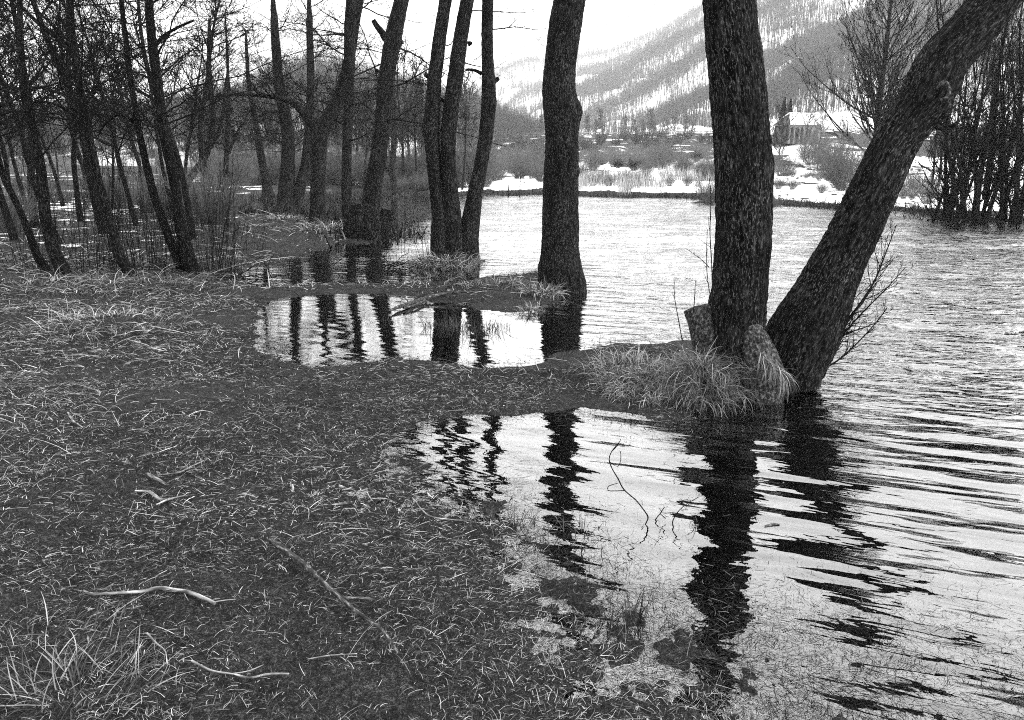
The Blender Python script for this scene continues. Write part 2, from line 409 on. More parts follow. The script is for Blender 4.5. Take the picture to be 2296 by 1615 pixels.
# ground sheet : fan grid with its apex behind the camera
def fan(ys, us, back=3.0):
    Y, U = np.meshgrid(ys, us, indexing='ij'); X = U*(Y+back)
    nr, nc = Y.shape; i = np.arange(nr-1)[:, None]*nc; j = np.arange(nc-1)[None]
    f = np.stack([i+j, i+j+1, i+nc+j+1, i+nc+j], -1).reshape(-1, 4)
    return X, Y, f
ys = np.concatenate([np.linspace(-2.6, 1.2, 12, endpoint=False), np.geomspace(1.2, 30, 420, endpoint=False), np.geomspace(30, 600, 170, endpoint=False), np.geomspace(600, 7000, 16)])
us = np.concatenate([np.linspace(-1.5, -.75, 30, endpoint=False), np.linspace(-.75, .75, 520, endpoint=False), np.linspace(.75, 1.5, 31)])
X, Y, f = fan(ys, us)
Z, S_ = gz(X, Y, True)
az = X/np.maximum(Y, 1)
snow = .10 + 0*X
leftw = ss(Y, 12.5, 15)*(1-ss(az, -.42, -.34))
snow = np.maximum(snow, .405*leftw)
snow = np.maximum(snow, .41*ss(Y, 24, 30)*(S_ > .3))
snow = np.where(Y > 36, np.clip((.57-.13*(1-ss(az, -.2, -.05)))*ss(S_, .3, 2), .1, 1), snow)
emb = ss(S_, 140, 220)*(1-ss(S_, 330, 350)); snow = snow - .16*emb*ss(Y, 150, 200)
A = np.stack([snow, ss(Y, 45, 70), S_*.01], -1)
mb = MB(); mb.add(np.stack([X, Y, Z], -1).reshape(-1, 3), f, A.reshape(-1, 3))
tag(mb.build('ground', M_GROUND), kind='structure')
# water sheet: real waves on the open lake
ysw = np.concatenate([np.linspace(-2.6, 1.2, 6, endpoint=False), np.geomspace(1.2, 5, 60, endpoint=False), np.arange(5, 20, .035), np.arange(20, 40, .07), np.geomspace(40, 130, 240)])
usw = np.concatenate([np.linspace(-1.5, -.36, 20, endpoint=False), np.linspace(-.36, .72, 520, endpoint=False), np.linspace(.72, 1.5, 14)])
X, Y, f = fan(ysw, usw)
amp = .26 + .85*ss(X, -.35, 1.5)*(1-.75*ss(Y, 9, 16)); amp = amp*(1-.6*ss(Y, 6, 8)*(1-ss(X, .2, 1.2)))
chop = ss(X - .30*Y/6, -.2, 2.2)*ss(Y, 3.6, 9); chop = np.maximum(chop, ss(Y, 13, 18)*ss(X, -4.2, -1.5))
chop = chop*(.6+.4*ss(X/np.maximum(Y, 1), .1, .5))
ca, sa_ = math.cos(R(-9)), math.sin(R(-9)); XR, YR = X*ca+Y*sa_, -X*sa_+Y*ca
XR = XR + .35*fbm(X*.7, Y*.7, 0, 71, 2); YR = YR + .22*fbm(X*.6, Y*.9, 0, 72, 2)
def rid(a): return 1-2*np.abs(a)
h = .017*rid(vn(XR*1.6, YR*4.4, 0, 73))*(1-ss(Y, 18, 26)) + .013*vn(XR*1.0+3, YR*3.0, 0, 74) + .034*rid(vn(XR*.42, YR*1.3, 0, 75))*(.35+.65*ss(Y, 9, 22)) + .030*vn(XR*.2, YR*.55, 0, 76)*ss(Y, 16, 32)
h = h*(.6+.7*ss(fbm(X*.25, Y*.18, 0, 77, 3), -.4, .4))
h = (h-.01)*chop*1.4*(1-.5*ss(Y, 45, 70))
sdw = landsd(X[::4, ::4], Y[::4, ::4]); sdf = np.repeat(np.repeat(sdw, 4, 0), 4, 1)[:X.shape[0], :X.shape[1]]
h = h*(1-.85*ss(sdf, -1.0, .1))
mb = MB(); mb.add(np.stack([X, Y, h], -1).reshape(-1, 3), f, np.stack([amp, chop, 0*X], -1).reshape(-1, 3))
tag(mb.build('water', M_WATER), kind='structure')
# ------------------------------------------------------------------ flattened grass
def litter():
    mb = MB()
    for (y0, y1, x0, x1, N, lm, wm) in ((1.2, 3.2, -2.9, 2.8, 230000, .026, .0012), (3.2, 6, -5, 3.2, 230000, .034, .0018), (6, 10, -7.5, 3.5, 120000, .055, .0034),
                                  (10, 16, -11, 2.5, 42000, .13, .0075), (16, 34, -20, -1, 26000, .2, .011)):
        x = rng.uniform(x0, x1, N); y = rng.uniform(y0, y1, N)
        z, s = gz(x, y, True)
        den = np.clip(.42 + .3*ss(-x, 1.2, 3) + 1.5*fbm(x*1.3, y*1.3, 0, 21, 4) + .5*fbm(x*6, y*6, 0, 3, 2), .05, 1)
        shal = np.where(y < 4.3, np.exp(np.minimum(s, 0)/(.20+.45*(1-ss(y, 2.2, 3.4)))), np.exp(np.minimum(s, 0)/.10))
        den = np.where((y < 5) & (s > -.1) & (s < .7), np.maximum(den, .75), den)
        den = np.where(s < 0, (.45+.55*den)*shal*1.25, den)
        keep = (rng.uniform(0, 1, N) < den) & (np.abs(x) < .68*(y+1.2))
        x, y, z, s = x[keep], y[keep], z[keep], s[keep]; n = len(x)
        az = 2.2*fbm(x*.7, y*.7, 0, 31, 2)*math.pi + rng.normal(0, .9, n)
        L = lm*rng.lognormal(0, .55, n); lng = rng.uniform(0, 1, n) < .035 + .12*ss(-x, 1.2, 2.6)*ss(y, 2.8, 5); L = np.where(lng, L*2.5, L)
        Wd = wm*rng.uniform(.5, 1.3, n)*np.where(rng.uniform(0, 1, n) < .08, 1.6, 1)
        tint = np.where(rng.uniform(0, 1, n) < .20, rng.uniform(.5, 1, n), rng.beta(1.2, 3.4, n)) + .10*ss(-x, 1.6, 3.5)*ss(y, 3, 6); tint = np.clip(tint + .10*fbm(x*2, y*2, 0, 8, 2), 0, 1)
        tint = np.where(s < 0, tint*.7, tint)
        B = np.stack([x, y, np.maximum(z, -.001) + rng.uniform(0, .012, n)], -1)
        wet = z < 0
        pitch = np.where(wet, rng.uniform(0, .15, n), rng.uniform(-.05, .55, n)); curl = np.where(wet, -.1, -rng.uniform(.1, .8, n))
        keep = np.ones(n, bool)
        blades(mb, B, L, Wd, az, pitch, curl, 4, .55, tint)
    return mb
tag(litter().build('flattened_grass', M_GRASS), 'flattened dead grass strewn over the wet bank', 'grass', kind='stuff')
# ------------------------------------------------------------------ tussocks
def tussock(name, px_, rad, n, L, w, label, cat='tussock', group=None, droop=1.6, mat=M_TUSS, pitch=(.9, 1.5), flat_=.0, toz=None, tb=.5, lat=.5):
    c = gpl(*px_) if len(px_) == 2 else np.array(px_)
    if toz is not None: c[2] = toz
    r = rad*np.sqrt(rng.uniform(0, 1, n)); a = rng.uniform(0, 2*np.pi, n)
    x = c[0]+r*np.cos(a); y = c[1]+r*np.sin(a); z = np.maximum(gz(x, y), -.02) - .01
    hump = .35*rad*np.maximum(0, 1-(r/rad)**2)*flat_
    B = np.stack([x, y, z+hump], -1)
    mb = MB(); Ls = L*rng.uniform(.45, 1.2, n)
    blades(mb, B, Ls, w*rng.uniform(.6, 1.3, n), a+rng.normal(0, .8, n), rng.uniform(pitch[0], pitch[1], n), -rng.uniform(.3, 1, n)*droop, 6, lat, np.clip(rng.beta(2, 2, n)*tb*2, 0, 1))
    return tag(mb.build(name, mat, origin=c), label, cat, group)
tussock('sedge_tussock', (1450, 872), .38, 3200, .15, .0026, 'broad hummock of pale dead sedge at the tip of the spit', 'tussock', droop=2.4, flat_=.9, pitch=(.2, 1.3), lat=1.6)
tussock('sedge_tussock', (1566, 896), .24, 2200, .32, .0026, 'tall pale sedge tuft hanging over water beside the double trunk', 'tussock', droop=3.1, flat_=3.2, lat=1.3, tb=.42)
tussock('sedge_tussock', (1420, 850), .40, 800, .20, .004, 'low matted sedge on the back edge of the near spit', 'tussock', droop=2.0, flat_=.8)
tussock('sedge_tussock', (1780, 850), .12, 90, .36, .004, 'thin sedge tuft between the leaning trunk and the swollen root', 'tussock', droop=2.4)
tussock('sedge_tussock', (1000, 596), .58, 1300, .33, .009, 'pale tussock skirting the foot of the triple trunk', 'tussock', droop=2.5, flat_=.5)
tussock('sedge_tussock', (1215, 662), .26, 420, .26, .006, 'pale grass tuft at the left foot of the thick single trunk', 'tussock', droop=2.3, flat_=.6)
tussock('sedge_tussock', (1190, 702), .13, 220, .17, .005, 'small round tussock alone in the shallow water', 'tussock', droop=2.0, flat_=1.5)
tussock('sedge_tussock', (1110, 640), .55, 500, .14, .006, 'short tufted grass along the second spit', 'tussock', droop=1.6)
tussock('sedge_tussock', (735, 520), .7, 700, .42, .012, 'pale grass around the forked tree and the stump', 'tussock', droop=2.6, flat_=.4)
tussock('sedge_tussock', (640, 492), .7, 350, .3, .014, 'grass fringe below the twin trunks at the back channel', 'tussock', droop=2.0)
tussock('sedge_tussock', (505, 470), .9, 700, .4, .02, 'dark grassy islet in the back channel', 'islet', droop=2.2, flat_=.6, tb=.25)
tussock('grass_tuft', (185, 1555), .22, 260, .17, .0032, 'coarse green grass tuft in the bottom left foreground', 'grass tuft', droop=1.1, pitch=(.45, 1.4), tb=.42)
tussock('grass_tuft', (90, 1480), .25, 200, .14, .003, 'low ragged grass tuft beside the bottom left corner', 'grass tuft', droop=1.3, pitch=(.3, 1.2), tb=.42)
tussock('grass_tuft', (720, 1205), .10, 60, .17, .003, 'small flattened straw tuft above the dark stick', 'grass tuft', droop=1.0, pitch=(.1, .5))
tussock('grass_tuft', (235, 730), .8, 700, .30, .0055, 'pale matted grass mound at the left edge behind the lawn', 'grass mound', droop=2.4, flat_=.3, lat=1.5, pitch=(.4, 1.2))
tussock('grass_tuft', (330, 640), 1.3, 900, .42, .008, 'tangle of dead grass under the shrub canes', 'grass mound', droop=2.2, lat=1.6, pitch=(.3, 1.2), tb=.42)
tussock('grass_tuft', (110, 640), 1.2, 700, .42, .008, 'tangle of dead grass below the outermost left trunks', 'grass mound', droop=2.2, lat=1.6, pitch=(.3, 1.2), tb=.42)
tussock('grass_tuft', (150, 980), .7, 480, .22, .0038, 'straw patch on the left edge of the lawn', 'grass mound', droop=1.6, lat=1.6, pitch=(.1, .8))
for q, (a, b, r, n, L, lb) in enumerate(((1360, 1395, .045, 26, .13, 'left of the two sharp tufts standing in the near pool'), (1418, 1393, .04, 26, .14, 'right of the two sharp tufts standing in the near pool'),
        (1570, 1180, .02, 9, .16, 'few upright blades in front of the dark trunk reflection'), (1130, 1190, .16, 90, .12, 'straggling blades at the left edge of the near pool'), (1290, 1215, .2, 90, .10, 'sparse sedge rising from the middle of the near pool'),
        (1060, 745, .33, 170, .20, 'dense reedy clump in the second pool'), (1000, 735, .25, 110, .20, 'reedy clump left of centre in the second pool'), (1115, 735, .14, 60, .15, 'narrow upright clump right of centre in the second pool'), (870, 722, .2, 40, .1, 'scattered blades among the trunk reflections of the second pool'))):
    g = tussock('emergent_grass', (a, b), r, n, L, .0035 if b > 1000 else .0055, lb, 'water grass', droop=.8, pitch=(.9, 1.5), tb=.20, lat=.4, toz=0)
# ------------------------------------------------------------------ traced trees
def trace(pts, z0=None, drift=0.0, Yb=None):
    """pts from base upward (x, y, width) in photo units -> world points and radii"""
    b = gpl(pts[0][0], pts[0][1]) if Yb is None else vp(pts[0][0], pts[0][1], Yb)
    P, Q = [], []
    for i, (x, y, w) in enumerate(pts):
        Yq = b[1] + drift*i/(len(pts)-1)
        p = vp(x, y, Yq); P.append(p); Q.append(px(p, w)/2)
    P = np.array(P); Q = np.array(Q)
    return b, P, Q
def extend(P, Q, ztop, up=.4, tap=.45, down=.25):
    d = nrm(P[-1]-P[-2]); o = [p for p in P]; r = [q for q in Q]
    L = max(.5, (ztop-P[-1][2])/max(d[2], .4)); p = P[-1].copy()
    for i in range(1, 6):
        d = nrm(d + np.array([.06*math.sin(i*2.3), .05*math.cos(i*1.7), up/5])); p = p + d*L/5
        o.append(p.copy()); r.append(Q[-1]*(1-tap*i/5))
    if down:
        dd = nrm(P[0]-P[1]); o.insert(0, P[0]+np.array([dd[0]*.3*down, dd[1]*.3*down, -down])); r.insert(0, Q[0]*1.03)
    return np.array(o), np.array(r)
c2 = lambda L: [(478.3+.4147*x, .4147*y, .4147*w) for x, y, w in L]
c1 = lambda L: [(.4147*x, .4147*y, .4147*w) for x, y, w in L]
# ---- tree A : upright trunk and leaning trunk on one root
def foreground_tree():
    A1 = [(1658,872,128),(1655,800,126),(1650,740,122),(1652,690,120),(1658,650,117),(1663,590,117),(1666,533,118),(1668,462,120),(1668,390,121),(1665,320,120),(1659,249,120),(1653,178,119),(1645,107,116),(1638,50,112)]
    b, P, Q = trace(A1)
    root = empty('alder_tree', b, 'big double trunked tree at the water edge, one trunk upright and one leaning far right', 'tree')
    P, Q = extend(P, Q, 9.5, .3, .5)
    m = MB()
    bl = [(vp(1725, 375, P[1][1]-.1), .10, .015), (vp(1700, 560, b[1]-.15), .12, .015), (vp(1640, 690, b[1]-.2), .12, .03)]
    tP, tQ = trunk(m, P, Q, 150, .014, .013, .035, .26, bl, 3)
    m.build('trunk', M_BARK, root, b)
    A2 = [(1745,884,105),(1770,818,146),(1800,750,152),(1836,680,132),(1870,605,110),(1900,551,104),(1928,494,103),(1955,437,101),(1976,391,99),(1992,356,98),(2010,320,97),(2032,284,97),(2058,249,99),(2078,213,110),(2096,178,112),(2115,139,106),(2152,96,102),(2192,50,100),(2240,-10,97)]
    b2, P2, Q2 = trace(A2, drift=.5, Yb=b[1]+.12)
    P2, Q2 = extend(P2, Q2, 7.5, .25, .5)
    m = MB(); kn = vp(2105, 205, P2[14][1]-.2)
    uP, uQ = trunk(m, P2, Q2, 150, .014, .014, .05, .08, [(kn, .07, .05), (vp(2125, 262, P2[13][1]-.12), .08, .04)], 11)
    lt = m.build('trunk', M_BARK, root, b); lt['label'] = 'leaning trunk'
    # broken side stub with curl
    m = MB(); s0 = vp(2098, 280, P2[13][1]-.05)
    pts = np.array([s0, vp(2115, 285, s0[1]-.03), vp(2135, 283, s0[1]-.06), vp(2148, 275, s0[1]-.08)])
    trunk(m, pts, [.035, .026, .02, .012], 12, .01, .004, .1, 0, (), 5); m.build('broken_branch', M_BARK, lt, b)
    # knot hollow
    m = MB(); c = vp(2112, 205, P2[14][1]-.19); th = np.linspace(0, 2*np.pi, 15)
    ring = np.stack([c[0]+.045*np.cos(th), c[1]-.012+.01*np.sin(2*th), c[2]+.06*np.sin(th)], -1)
    tubes(m, ring[None], np.full((1, 15), .018), 8)
    m.build('knot', M_MOSS, lt, b)
    # cut stub on the left
    m = MB(); y0 = b[1]-.02
    trunk(m, [vp(1592, 850, y0), vp(1582, 780, y0), vp(1572, 728, y0), vp(1560, 690, y0+.02)], [px(b, 30), px(b, 27), px(b, 26), px(b, 27)], 40, .012, .012, .16, .1, [(vp(1590, 690, y0-.05), .05, .03)], 8)
    m.build('cut_stub', M_MOSS, root, b)
    # swollen mossy root
    m = MB(); y0 = b[1]-.22
    trunk(m, [vp(1712, 900, y0), vp(1712, 868, y0), vp(1710, 835, y0), vp(1703, 800, y0+.02), vp(1692, 770, y0+.05), vp(1686, 748, y0+.08), vp(1688, 735, y0+.14)],
          [px(b, w)/2 for w in (84, 92, 88, 74, 62, 54, 30)], 64, .012, .008, .16, 0, [(vp(1700, 755, y0-.1), .05, .03), (vp(1668, 760, y0-.08), .04, .02)], 23)
    m.build('swollen_root', M_MOSS, root, b)
    m = MB()
    trunk(m, [vp(1640, 890, y0+.12), vp(1636, 830, y0+.1), vp(1640, 770, y0+.08), vp(1650, 715, y0+.12), vp(1655, 690, y0+.2)],
          [px(b, w)/2 for w in (74, 66, 60, 48, 30)], 48, .012, .01, .2, 0, [(vp(1632, 730, y0), .05, .03)], 29)
    m.build('buttress_root', M_BARK, root, b)
    m = MB()   # root under the leaning trunk
    trunk(m, [vp(1800, 868, y0+.25), vp(1798, 840, y0+.25), vp(1790, 800, y0+.3), vp(1785, 770, y0+.35)],
          [px(b, w)/2 for w in (70, 76, 70, 40)], 48, .012, .012, .2, 0, (), 31)
    m.build('buttress_root', M_BARK, root, b)
    # side shoots behind leaning trunk
    m = MB(); y1 = P2[3][1]+.05
    main = [[(1835,830),(1868,780),(1900,720),(1930,680),(1962,628),(1985,570),(2010,505)],[(1840,820),(1860,740),(1892,700),(1925,640),(1950,570),(1975,520)],[(1838,800),(1880,760),(1935,700),(1985,650),(2030,600)],[(1842,830),(1890,800),(1950,740),(1990,690)],
            [(1850,760),(1880,690),(1910,640),(1940,600)],[(1835,790),(1860,720),(1875,650)]]
    for q, ln in enumerate(main):
        pp, qq = resample([vp(x, y, y1-.1+.04*q) for x, y in ln], np.linspace(.009 if q else .016, .003, len(ln)), .05)
        tubes(m, pp[None], qq[None], 6)
        a, bb = spawn(pp[None], qq[None], 26, .05, 1, 45, .28, 6, .5, .12, .4, .6, .0022); tubes(m, a, bb, 3)
        a, bb = spawn(a, bb, 3, .2, 1, 40, .5, 4, .3, .12, .5, .7, .0018); tubes(m, a, bb, 3)
    m.build('side_shoots', M_TWIG, root, b)
    m = MB()
    for ln, r in (([(1598,700),(1596,600),(1592,520),(1594,440),(1590,400)], .0045), ([(1600,690),(1590,650),(1584,590),(1586,515)], .004), ([(1590,600),(1570,580),(1537,557)], .003), ([(1530,765),(1520,710),(1512,665),(1512,632)], .004), ([(1555,700),(1558,660),(1559,630)], .004), ([(1640,720),(1660,650),(1668,600)], .003)):
        pp = np.array([vp(x, y, b[1]-.25) for x, y in ln]); pp, qq = resample(pp, np.linspace(r, r*.5, len(pp)), .05); tubes(m, pp[None], qq[None], 4)
        a, bb = spawn(pp[None], qq[None], 5, .3, 1, 40, .18, 4, .5, .1, .5, .7, .0018); tubes(m, a, bb, 3)
    m.build('side_shoots', M_TWIG, root, b)
    # crown above the frame
    m = MB(); crown(m, tP, tQ, 6.8, 9, 2.6, 5, 4, .6, .006); crown(m, uP, uQ, 6.2, 7, 2.4, 5, 4, .9, .006)
    m.build('crown', M_TWIG, root, b)
foreground_tree()
n = 260; b_ = gpl(1712, 890); y_ = b_[1]-.2; m = MB(); q_ = rng.uniform(0, 1, n)
B = np.array([vp(1700+60*u_+rng.normal(0, 3), 792+52*u_+rng.normal(0, 6), y_-.02-.1*(1-abs(2*u_-1))) for u_ in q_])
blades(m, B, rng.uniform(.07, .22, n), np.full(n, .0032), rng.normal(-.9, .7, n), rng.uniform(-.8, .4, n), -rng.uniform(.9, 1.8, n), 6, .3, rng.beta(1.5, 2, n))
tag(m.build('hanging_grass', M_TUSS, origin=b_), 'dead grass hanging over the right side of the swollen root', 'grass')
def simple_tree(name, label, stems, ztop=9, k=28, seg=.05, bark=.007, flare=.2, mat=M_BARKF, limbs=(), crowns=None, stubs=(), drift=0, cat='tree', group=None, burls=(), seed=1, lump=.05, tw=M_TWIG, extra=None):
    b = None; tr = []
    for i, s in enumerate(stems):
        bb, P, Q = trace(s, Yb=None if b is None else b[1] + (.12*i if len(stems) < 3 else .1*(i-1)), drift=drift)
        if b is None: b = bb
        tr.append((P, Q))
    root = empty(name, b, label, cat, group); res = []
    for i, (P, Q) in enumerate(tr):
        zt = ztop if np.isscalar(ztop) else ztop[i]
        P, Q = extend(P, Q, zt, .3, .6)
        m = MB(); bu = [(vp(x, y, b[1]+dy), r, a) for x, y, dy, r, a in burls]
        tP, tQ = trunk(m, P, Q, k, seg, bark, lump, flare, bu, seed+i*7); m.build('trunk', mat, root, b); res.append((tP, tQ))
    for ln in limbs:
        m = MB(); pts = np.array([vp(x, y, b[1]+.15) for x, y, w in ln]); rr = [px(b, w)/2 for x, y, w in ln]
        if len(ln) > 3:
            tP, tQ = trunk(m, pts, rr, 12, .08, bark*.6, .06, 0, (), 9)
        else: tP, tQ = trunk(m, pts, rr, 10, .03, bark*.4, .1, 0, (), 9)
        if len(ln) > 3 and np.linalg.norm(pts[-1]-pts[0]) > 1.3:
            a, q = spawn(tP[None], tQ[None], 16, .3, 1, 50, 0, 7, .6, .13, .2, .5, .006, lens=1.2); tubes(m, a, q, 3)
            a, q = spawn(a, q, 5, .2, 1, 45, .5, 5, .3, .15, .5, .6, .004); tubes(m, a, q, 3)
        m.build('limb', mat, root, b)
    if crowns:
        m = MB()
        for i, (tP, tQ) in enumerate(res): crown(m, tP, tQ, **(crowns if isinstance(crowns, dict) else crowns[i]))
        m.build('crown', tw, root, b)
    if extra: extra(root, b, res)
    return root, b, res
# ---- tree B : thick single trunk
simple_tree('alder_tree', 'thick single trunk with a swelling on its right side at the second spit',
    [[(1262,652,92),(1258,620,96),(1256,590,90),(1255,560,84),(1256,531,82),(1256,481,80),(1257,431,78),(1258,381,77),(1260,315,75),(1259,282,77),(1257,249,78),(1252,199,72),(1255,149,69),(1261,100,70),(1267,55,72)]],
    9, 72, .022, .013, .24, M_BARK, burls=[(1300,249,-.05,.14,.06),(1303,384,-.08,.06,.035),(1203,600,-.1,.10,.05),(1300,640,-.1,.16,.03)], crowns=dict(zmin=7.3, nl=9, lens=2.6, n2=5, n3=4, rmin=.006), seed=5)
# ---- tree C : three stems
simple_tree('alder_tree', 'tree of three trunks rising from one grassy foot in the water',
    [c2([(1240,1425,105),(1228,1340,105),(1225,1250,95),(1222,1150,88),(1203,1000,76),(1190,850,78),(1180,700,88),(1190,520,80),(1197,420,74),(1213,300,70),(1234,135,67)]),
     c2([(1300,1425,105),(1297,1320,105),(1295,1200,95),(1282,1050,82),(1270,900,80),(1270,750,86),(1283,600,86),(1305,450,85),(1325,300,80),(1350,130,72)]),
     c2([(1388,1425,100),(1378,1310,108),(1392,1200,98),(1415,1050,84),(1445,900,74),(1470,750,76),(1485,600,78),(1488,450,74),(1482,300,63),(1480,130,62)])],
    10, 40, .04, .009, .34, M_BARK, limbs=[c2([(1452,400,22),(1430,388,16),(1400,378,13),(1365,378,11)]), c2([(1165,415,26),(1150,405,20),(1147,392,10)]), c2([(1375,240,26),(1392,233,18),(1398,228,8)]), c2([(1515,445,26),(1530,432,24),(1545,424,16)]), c2([(1225,540,24),(1240,543,18),(1255,545,12)])],
    burls=[(478.3+.4147*1520,.4147*560,-.05,.12,.05),(478.3+.4147*1145,.4147*690,-.05,.14,.04)], crowns=dict(zmin=3.0, nl=12, lens=2.3, n2=6, n3=5, rmin=.0035, up=.2, ang=75, rmax=.014), seed=21)
# ---- tree D : leaning trunk on hollow stump, with thin upright partner
def stumpD(root, b, res):
    m = MB(); rr = px(b, 68)/2
    for q, (x0, x1, yb, yt, w) in enumerate(((786,800,540,462,36),(812,812,545,458,48),(840,838,543,462,46),(855,866,536,470,30))):
        trunk(m, [vp(x0, yb, b[1]-.12), vp((x0+x1)/2, (yb+yt)/2, b[1]-.14), vp(x1, yt, b[1]-.1)], [px(b, w)*.52, px(b, w)*.56, px(b, w)*.36], 36, .03, .045, .30, .1, (), 40+q)
    m.build('old_stump', M_BARKF, root, b)
    m = MB()
    for ln in ([(862,487),(876,482),(886,476)], [(862,490),(875,494),(888,490)], [(860,480),(872,476),(880,470)]):
        p_, q_ = resample([vp(x, y, b[1]-.2) for x, y in ln], [.05, .03, .012], .05); tubes(m, p_[None], q_[None], 6)
        a, q = spawn(p_[None], q_[None], 7, .2, 1, 45, .5, 4, .1, .2, .3, .6, .006); tubes(m, a, q, 4)
    m.build('broken_branch', M_BARKF, root, b)
simple_tree('alder_tree', 'right leaning trunk growing out of a broad ragged old stump', [c2([(838,1290,100),(845,1180,105),(852,1100,100),(865,1000,95),(890,850,88),(910,700,86),(925,550,86),(940,400,88),(968,230,90),(988,130,84)])],
    11, 32, .06, .010, .1, M_BARK, limbs=[c2([(935,215,40),(915,180,34),(890,150,30),(865,110,24)]), c2([(1005,225,24),(1020,228,22),(1028,226,14)]), c2([(985,395,18),(995,396,14),(1002,392,10)]), c2([(895,390,18),(885,380,14),(878,376,10)])],
    crowns=dict(zmin=2.6, nl=22, lens=3.2, n2=9, n3=6, n4=2, rmin=.005, up=.15, ang=78), seed=33, extra=stumpD)
simple_tree('alder_tree', 'slim straight upright trunk just left of the stump tree', [c2([(727,1235,66),(724,1150,60),(720,1050,55),(720,900,50),(724,750,52),(731,600,54),(735,400,58),(740,135,62)])],
    11, 28, .06, .008, .2, M_BARK, crowns=dict(zmin=2.4, nl=26, lens=3.4, n2=9, n3=6, n4=2, rmin=.005, up=.15, ang=78), seed=44)
# ---- tree E : fork
simple_tree('alder_tree', 'stout trunk that forks low into a thick right limb and a thin arching left limb', [c2([(560,1205,88),(564,1100,80),(566,1000,78),(568,850,84),(572,740,92),(600,680,84),(645,595,72),(685,510,66),(712,420,62),(738,300,58),(765,130,52)])],
    10, 32, .06, .010, .25, M_BARK, limbs=[c2([(555,690,72),(520,645,52),(480,600,44),(430,555,36),(380,538,28),(300,522,22),(150,512,14),(0,522,9)])],
    crowns=dict(zmin=3.0, nl=24, lens=3.4, n2=9, n3=6, n4=2, rmin=.005, up=.15, ang=75), seed=51)
simple_tree('alder_tree', 'rugged trunk bending left above the back channel, with a curved partner crossing behind',
    [c2([(388,1135,100),(398,1000,84),(405,850,72),(400,700,68),(383,600,65),(362,500,60),(350,400,50),(338,250,48),(330,130,42)]),
     c2([(440,1130,58),(475,990,58),(500,880,50),(512,750,45),(524,550,40),(526,400,38),(520,130,35)])],
    10, 28, .08, .012, .15, M_BARKF, crowns=dict(zmin=2.4, nl=32, lens=3.8, n2=10, n3=7, n4=2, rmin=.006, up=.15, ang=75), seed=61, limbs=[c2([(440,1050,50),(470,1035,40),(495,1040,24)])])
simple_tree('slender_tree', 'dark crooked trunk standing beyond the stump tree at the far channel', [c2([(985,1060,36),(970,960,34),(968,900,34),(975,800,32),(980,700,28),(985,600,22),(972,500,18)])],
    6, 16, .15, .012, .2, M_BARKF, limbs=[c2([(975,970,22),(945,925,16),(925,890,14),(905,860,10)])], crowns=dict(zmin=2.0, nl=14, lens=2.0, n2=6, n3=5, rmin=.012, up=.5), seed=71)
simple_tree('slender_tree', 'thin upright dark trunk by the grassy islet', [c1([(1213,1075,34),(1218,980,28),(1222,900,27),(1230,700,25),(1235,500,18),(1228,300,13),(1220,120,9)])],
    9, 16, .12, .01, .2, M_BARKL, limbs=[c1([(1235,830,20),(1260,770,14),(1290,700,10),(1330,650,7)])], crowns=dict(zmin=2.4, nl=26, lens=2.4, n2=8, n3=6, rmin=.008, up=.3), seed=77)
simple_tree('slender_tree', 'slim trunk leaning left on the bank across the back channel', [c1([(1450,1050,60),(1432,950,46),(1403,800,38),(1380,650,32),(1360,550,26),(1340,400,20),(1330,200,14)])],
    9, 16, .15, .01, .3, M_BARKL, crowns=dict(zmin=2.4, nl=26, lens=2.6, n2=8, n3=6, rmin=.009, up=.4), seed=79)
# ---- left wood
WC = dict(zmin=1.8, nl=36, lens=3.6, n2=11, n3=8, n4=2, rmin=.0034, up=.2, ang=76, rs=.26, jit=.12, rmax=.015)
simple_tree('woodland_tree', 'dark leaning trunk second from the left edge of the wood', [c1([(348,1485,72),(290,1350,64),(250,1200,58),(235,1050,54),(218,900,50),(185,750,45),(150,600,42),(125,450,36),(115,300,33),(108,100,28)])], 8.5, 28, .05, .008, .2, M_BARKL, crowns=WC, seed=81)
simple_tree('woodland_tree', 'short leaning trunk at the very left edge of the wood', [c1([(250,1465,46),(200,1380,40),(160,1270,36),(120,1170,33),(70,1060,30),(20,960,28),(-20,800,26)])], 8, 24, .05, .008, .2, M_BARKL, crowns=dict(WC, nl=22), seed=83)
simple_tree('woodland_tree', 'tall slim trunk forking near its top, left of the paired trunks', [c1([(710,1490,62),(645,1380,50),(610,1250,43),(570,1100,42),(530,970,42),(495,800,40),(460,620,40),(430,480,39),(410,320,40),(395,220,34),(385,95,30)])], 9, 28, .05, .008, .25, M_BARKL,
    limbs=[c1([(405,300,32),(340,230,28),(250,160,24),(190,110,20),(120,40,16)]), c1([(455,680,20),(380,610,16),(300,565,13),(200,550,10),(140,560,7)])], crowns=WC, seed=85)
simple_tree('woodland_tree', 'pair of leaning trunks from one foot among the shrub canes', [c1([(1040,1475,76),(1000,1330,62),(970,1180,56),(945,1000,55),(915,850,55),(885,700,55),(865,550,50),(845,400,50),(825,250,46),(810,95,42)]),
    c1([(985,1470,56),(940,1350,46),(890,1220,43),(840,1080,40),(800,930,38),(770,800,35),(745,680,32),(725,550,30),(700,400,28),(685,250,26),(665,95,24)])], 9, 28, .05, .008, .2, M_BARKL,
    limbs=[c1([(765,700,18),(700,640,14),(630,625,12),(560,680,9),(530,740,6)]), c1([(830,260,22),(880,200,18),(960,150,14),(1050,110,10)])], crowns=dict(WC, nl=26), seed=87)
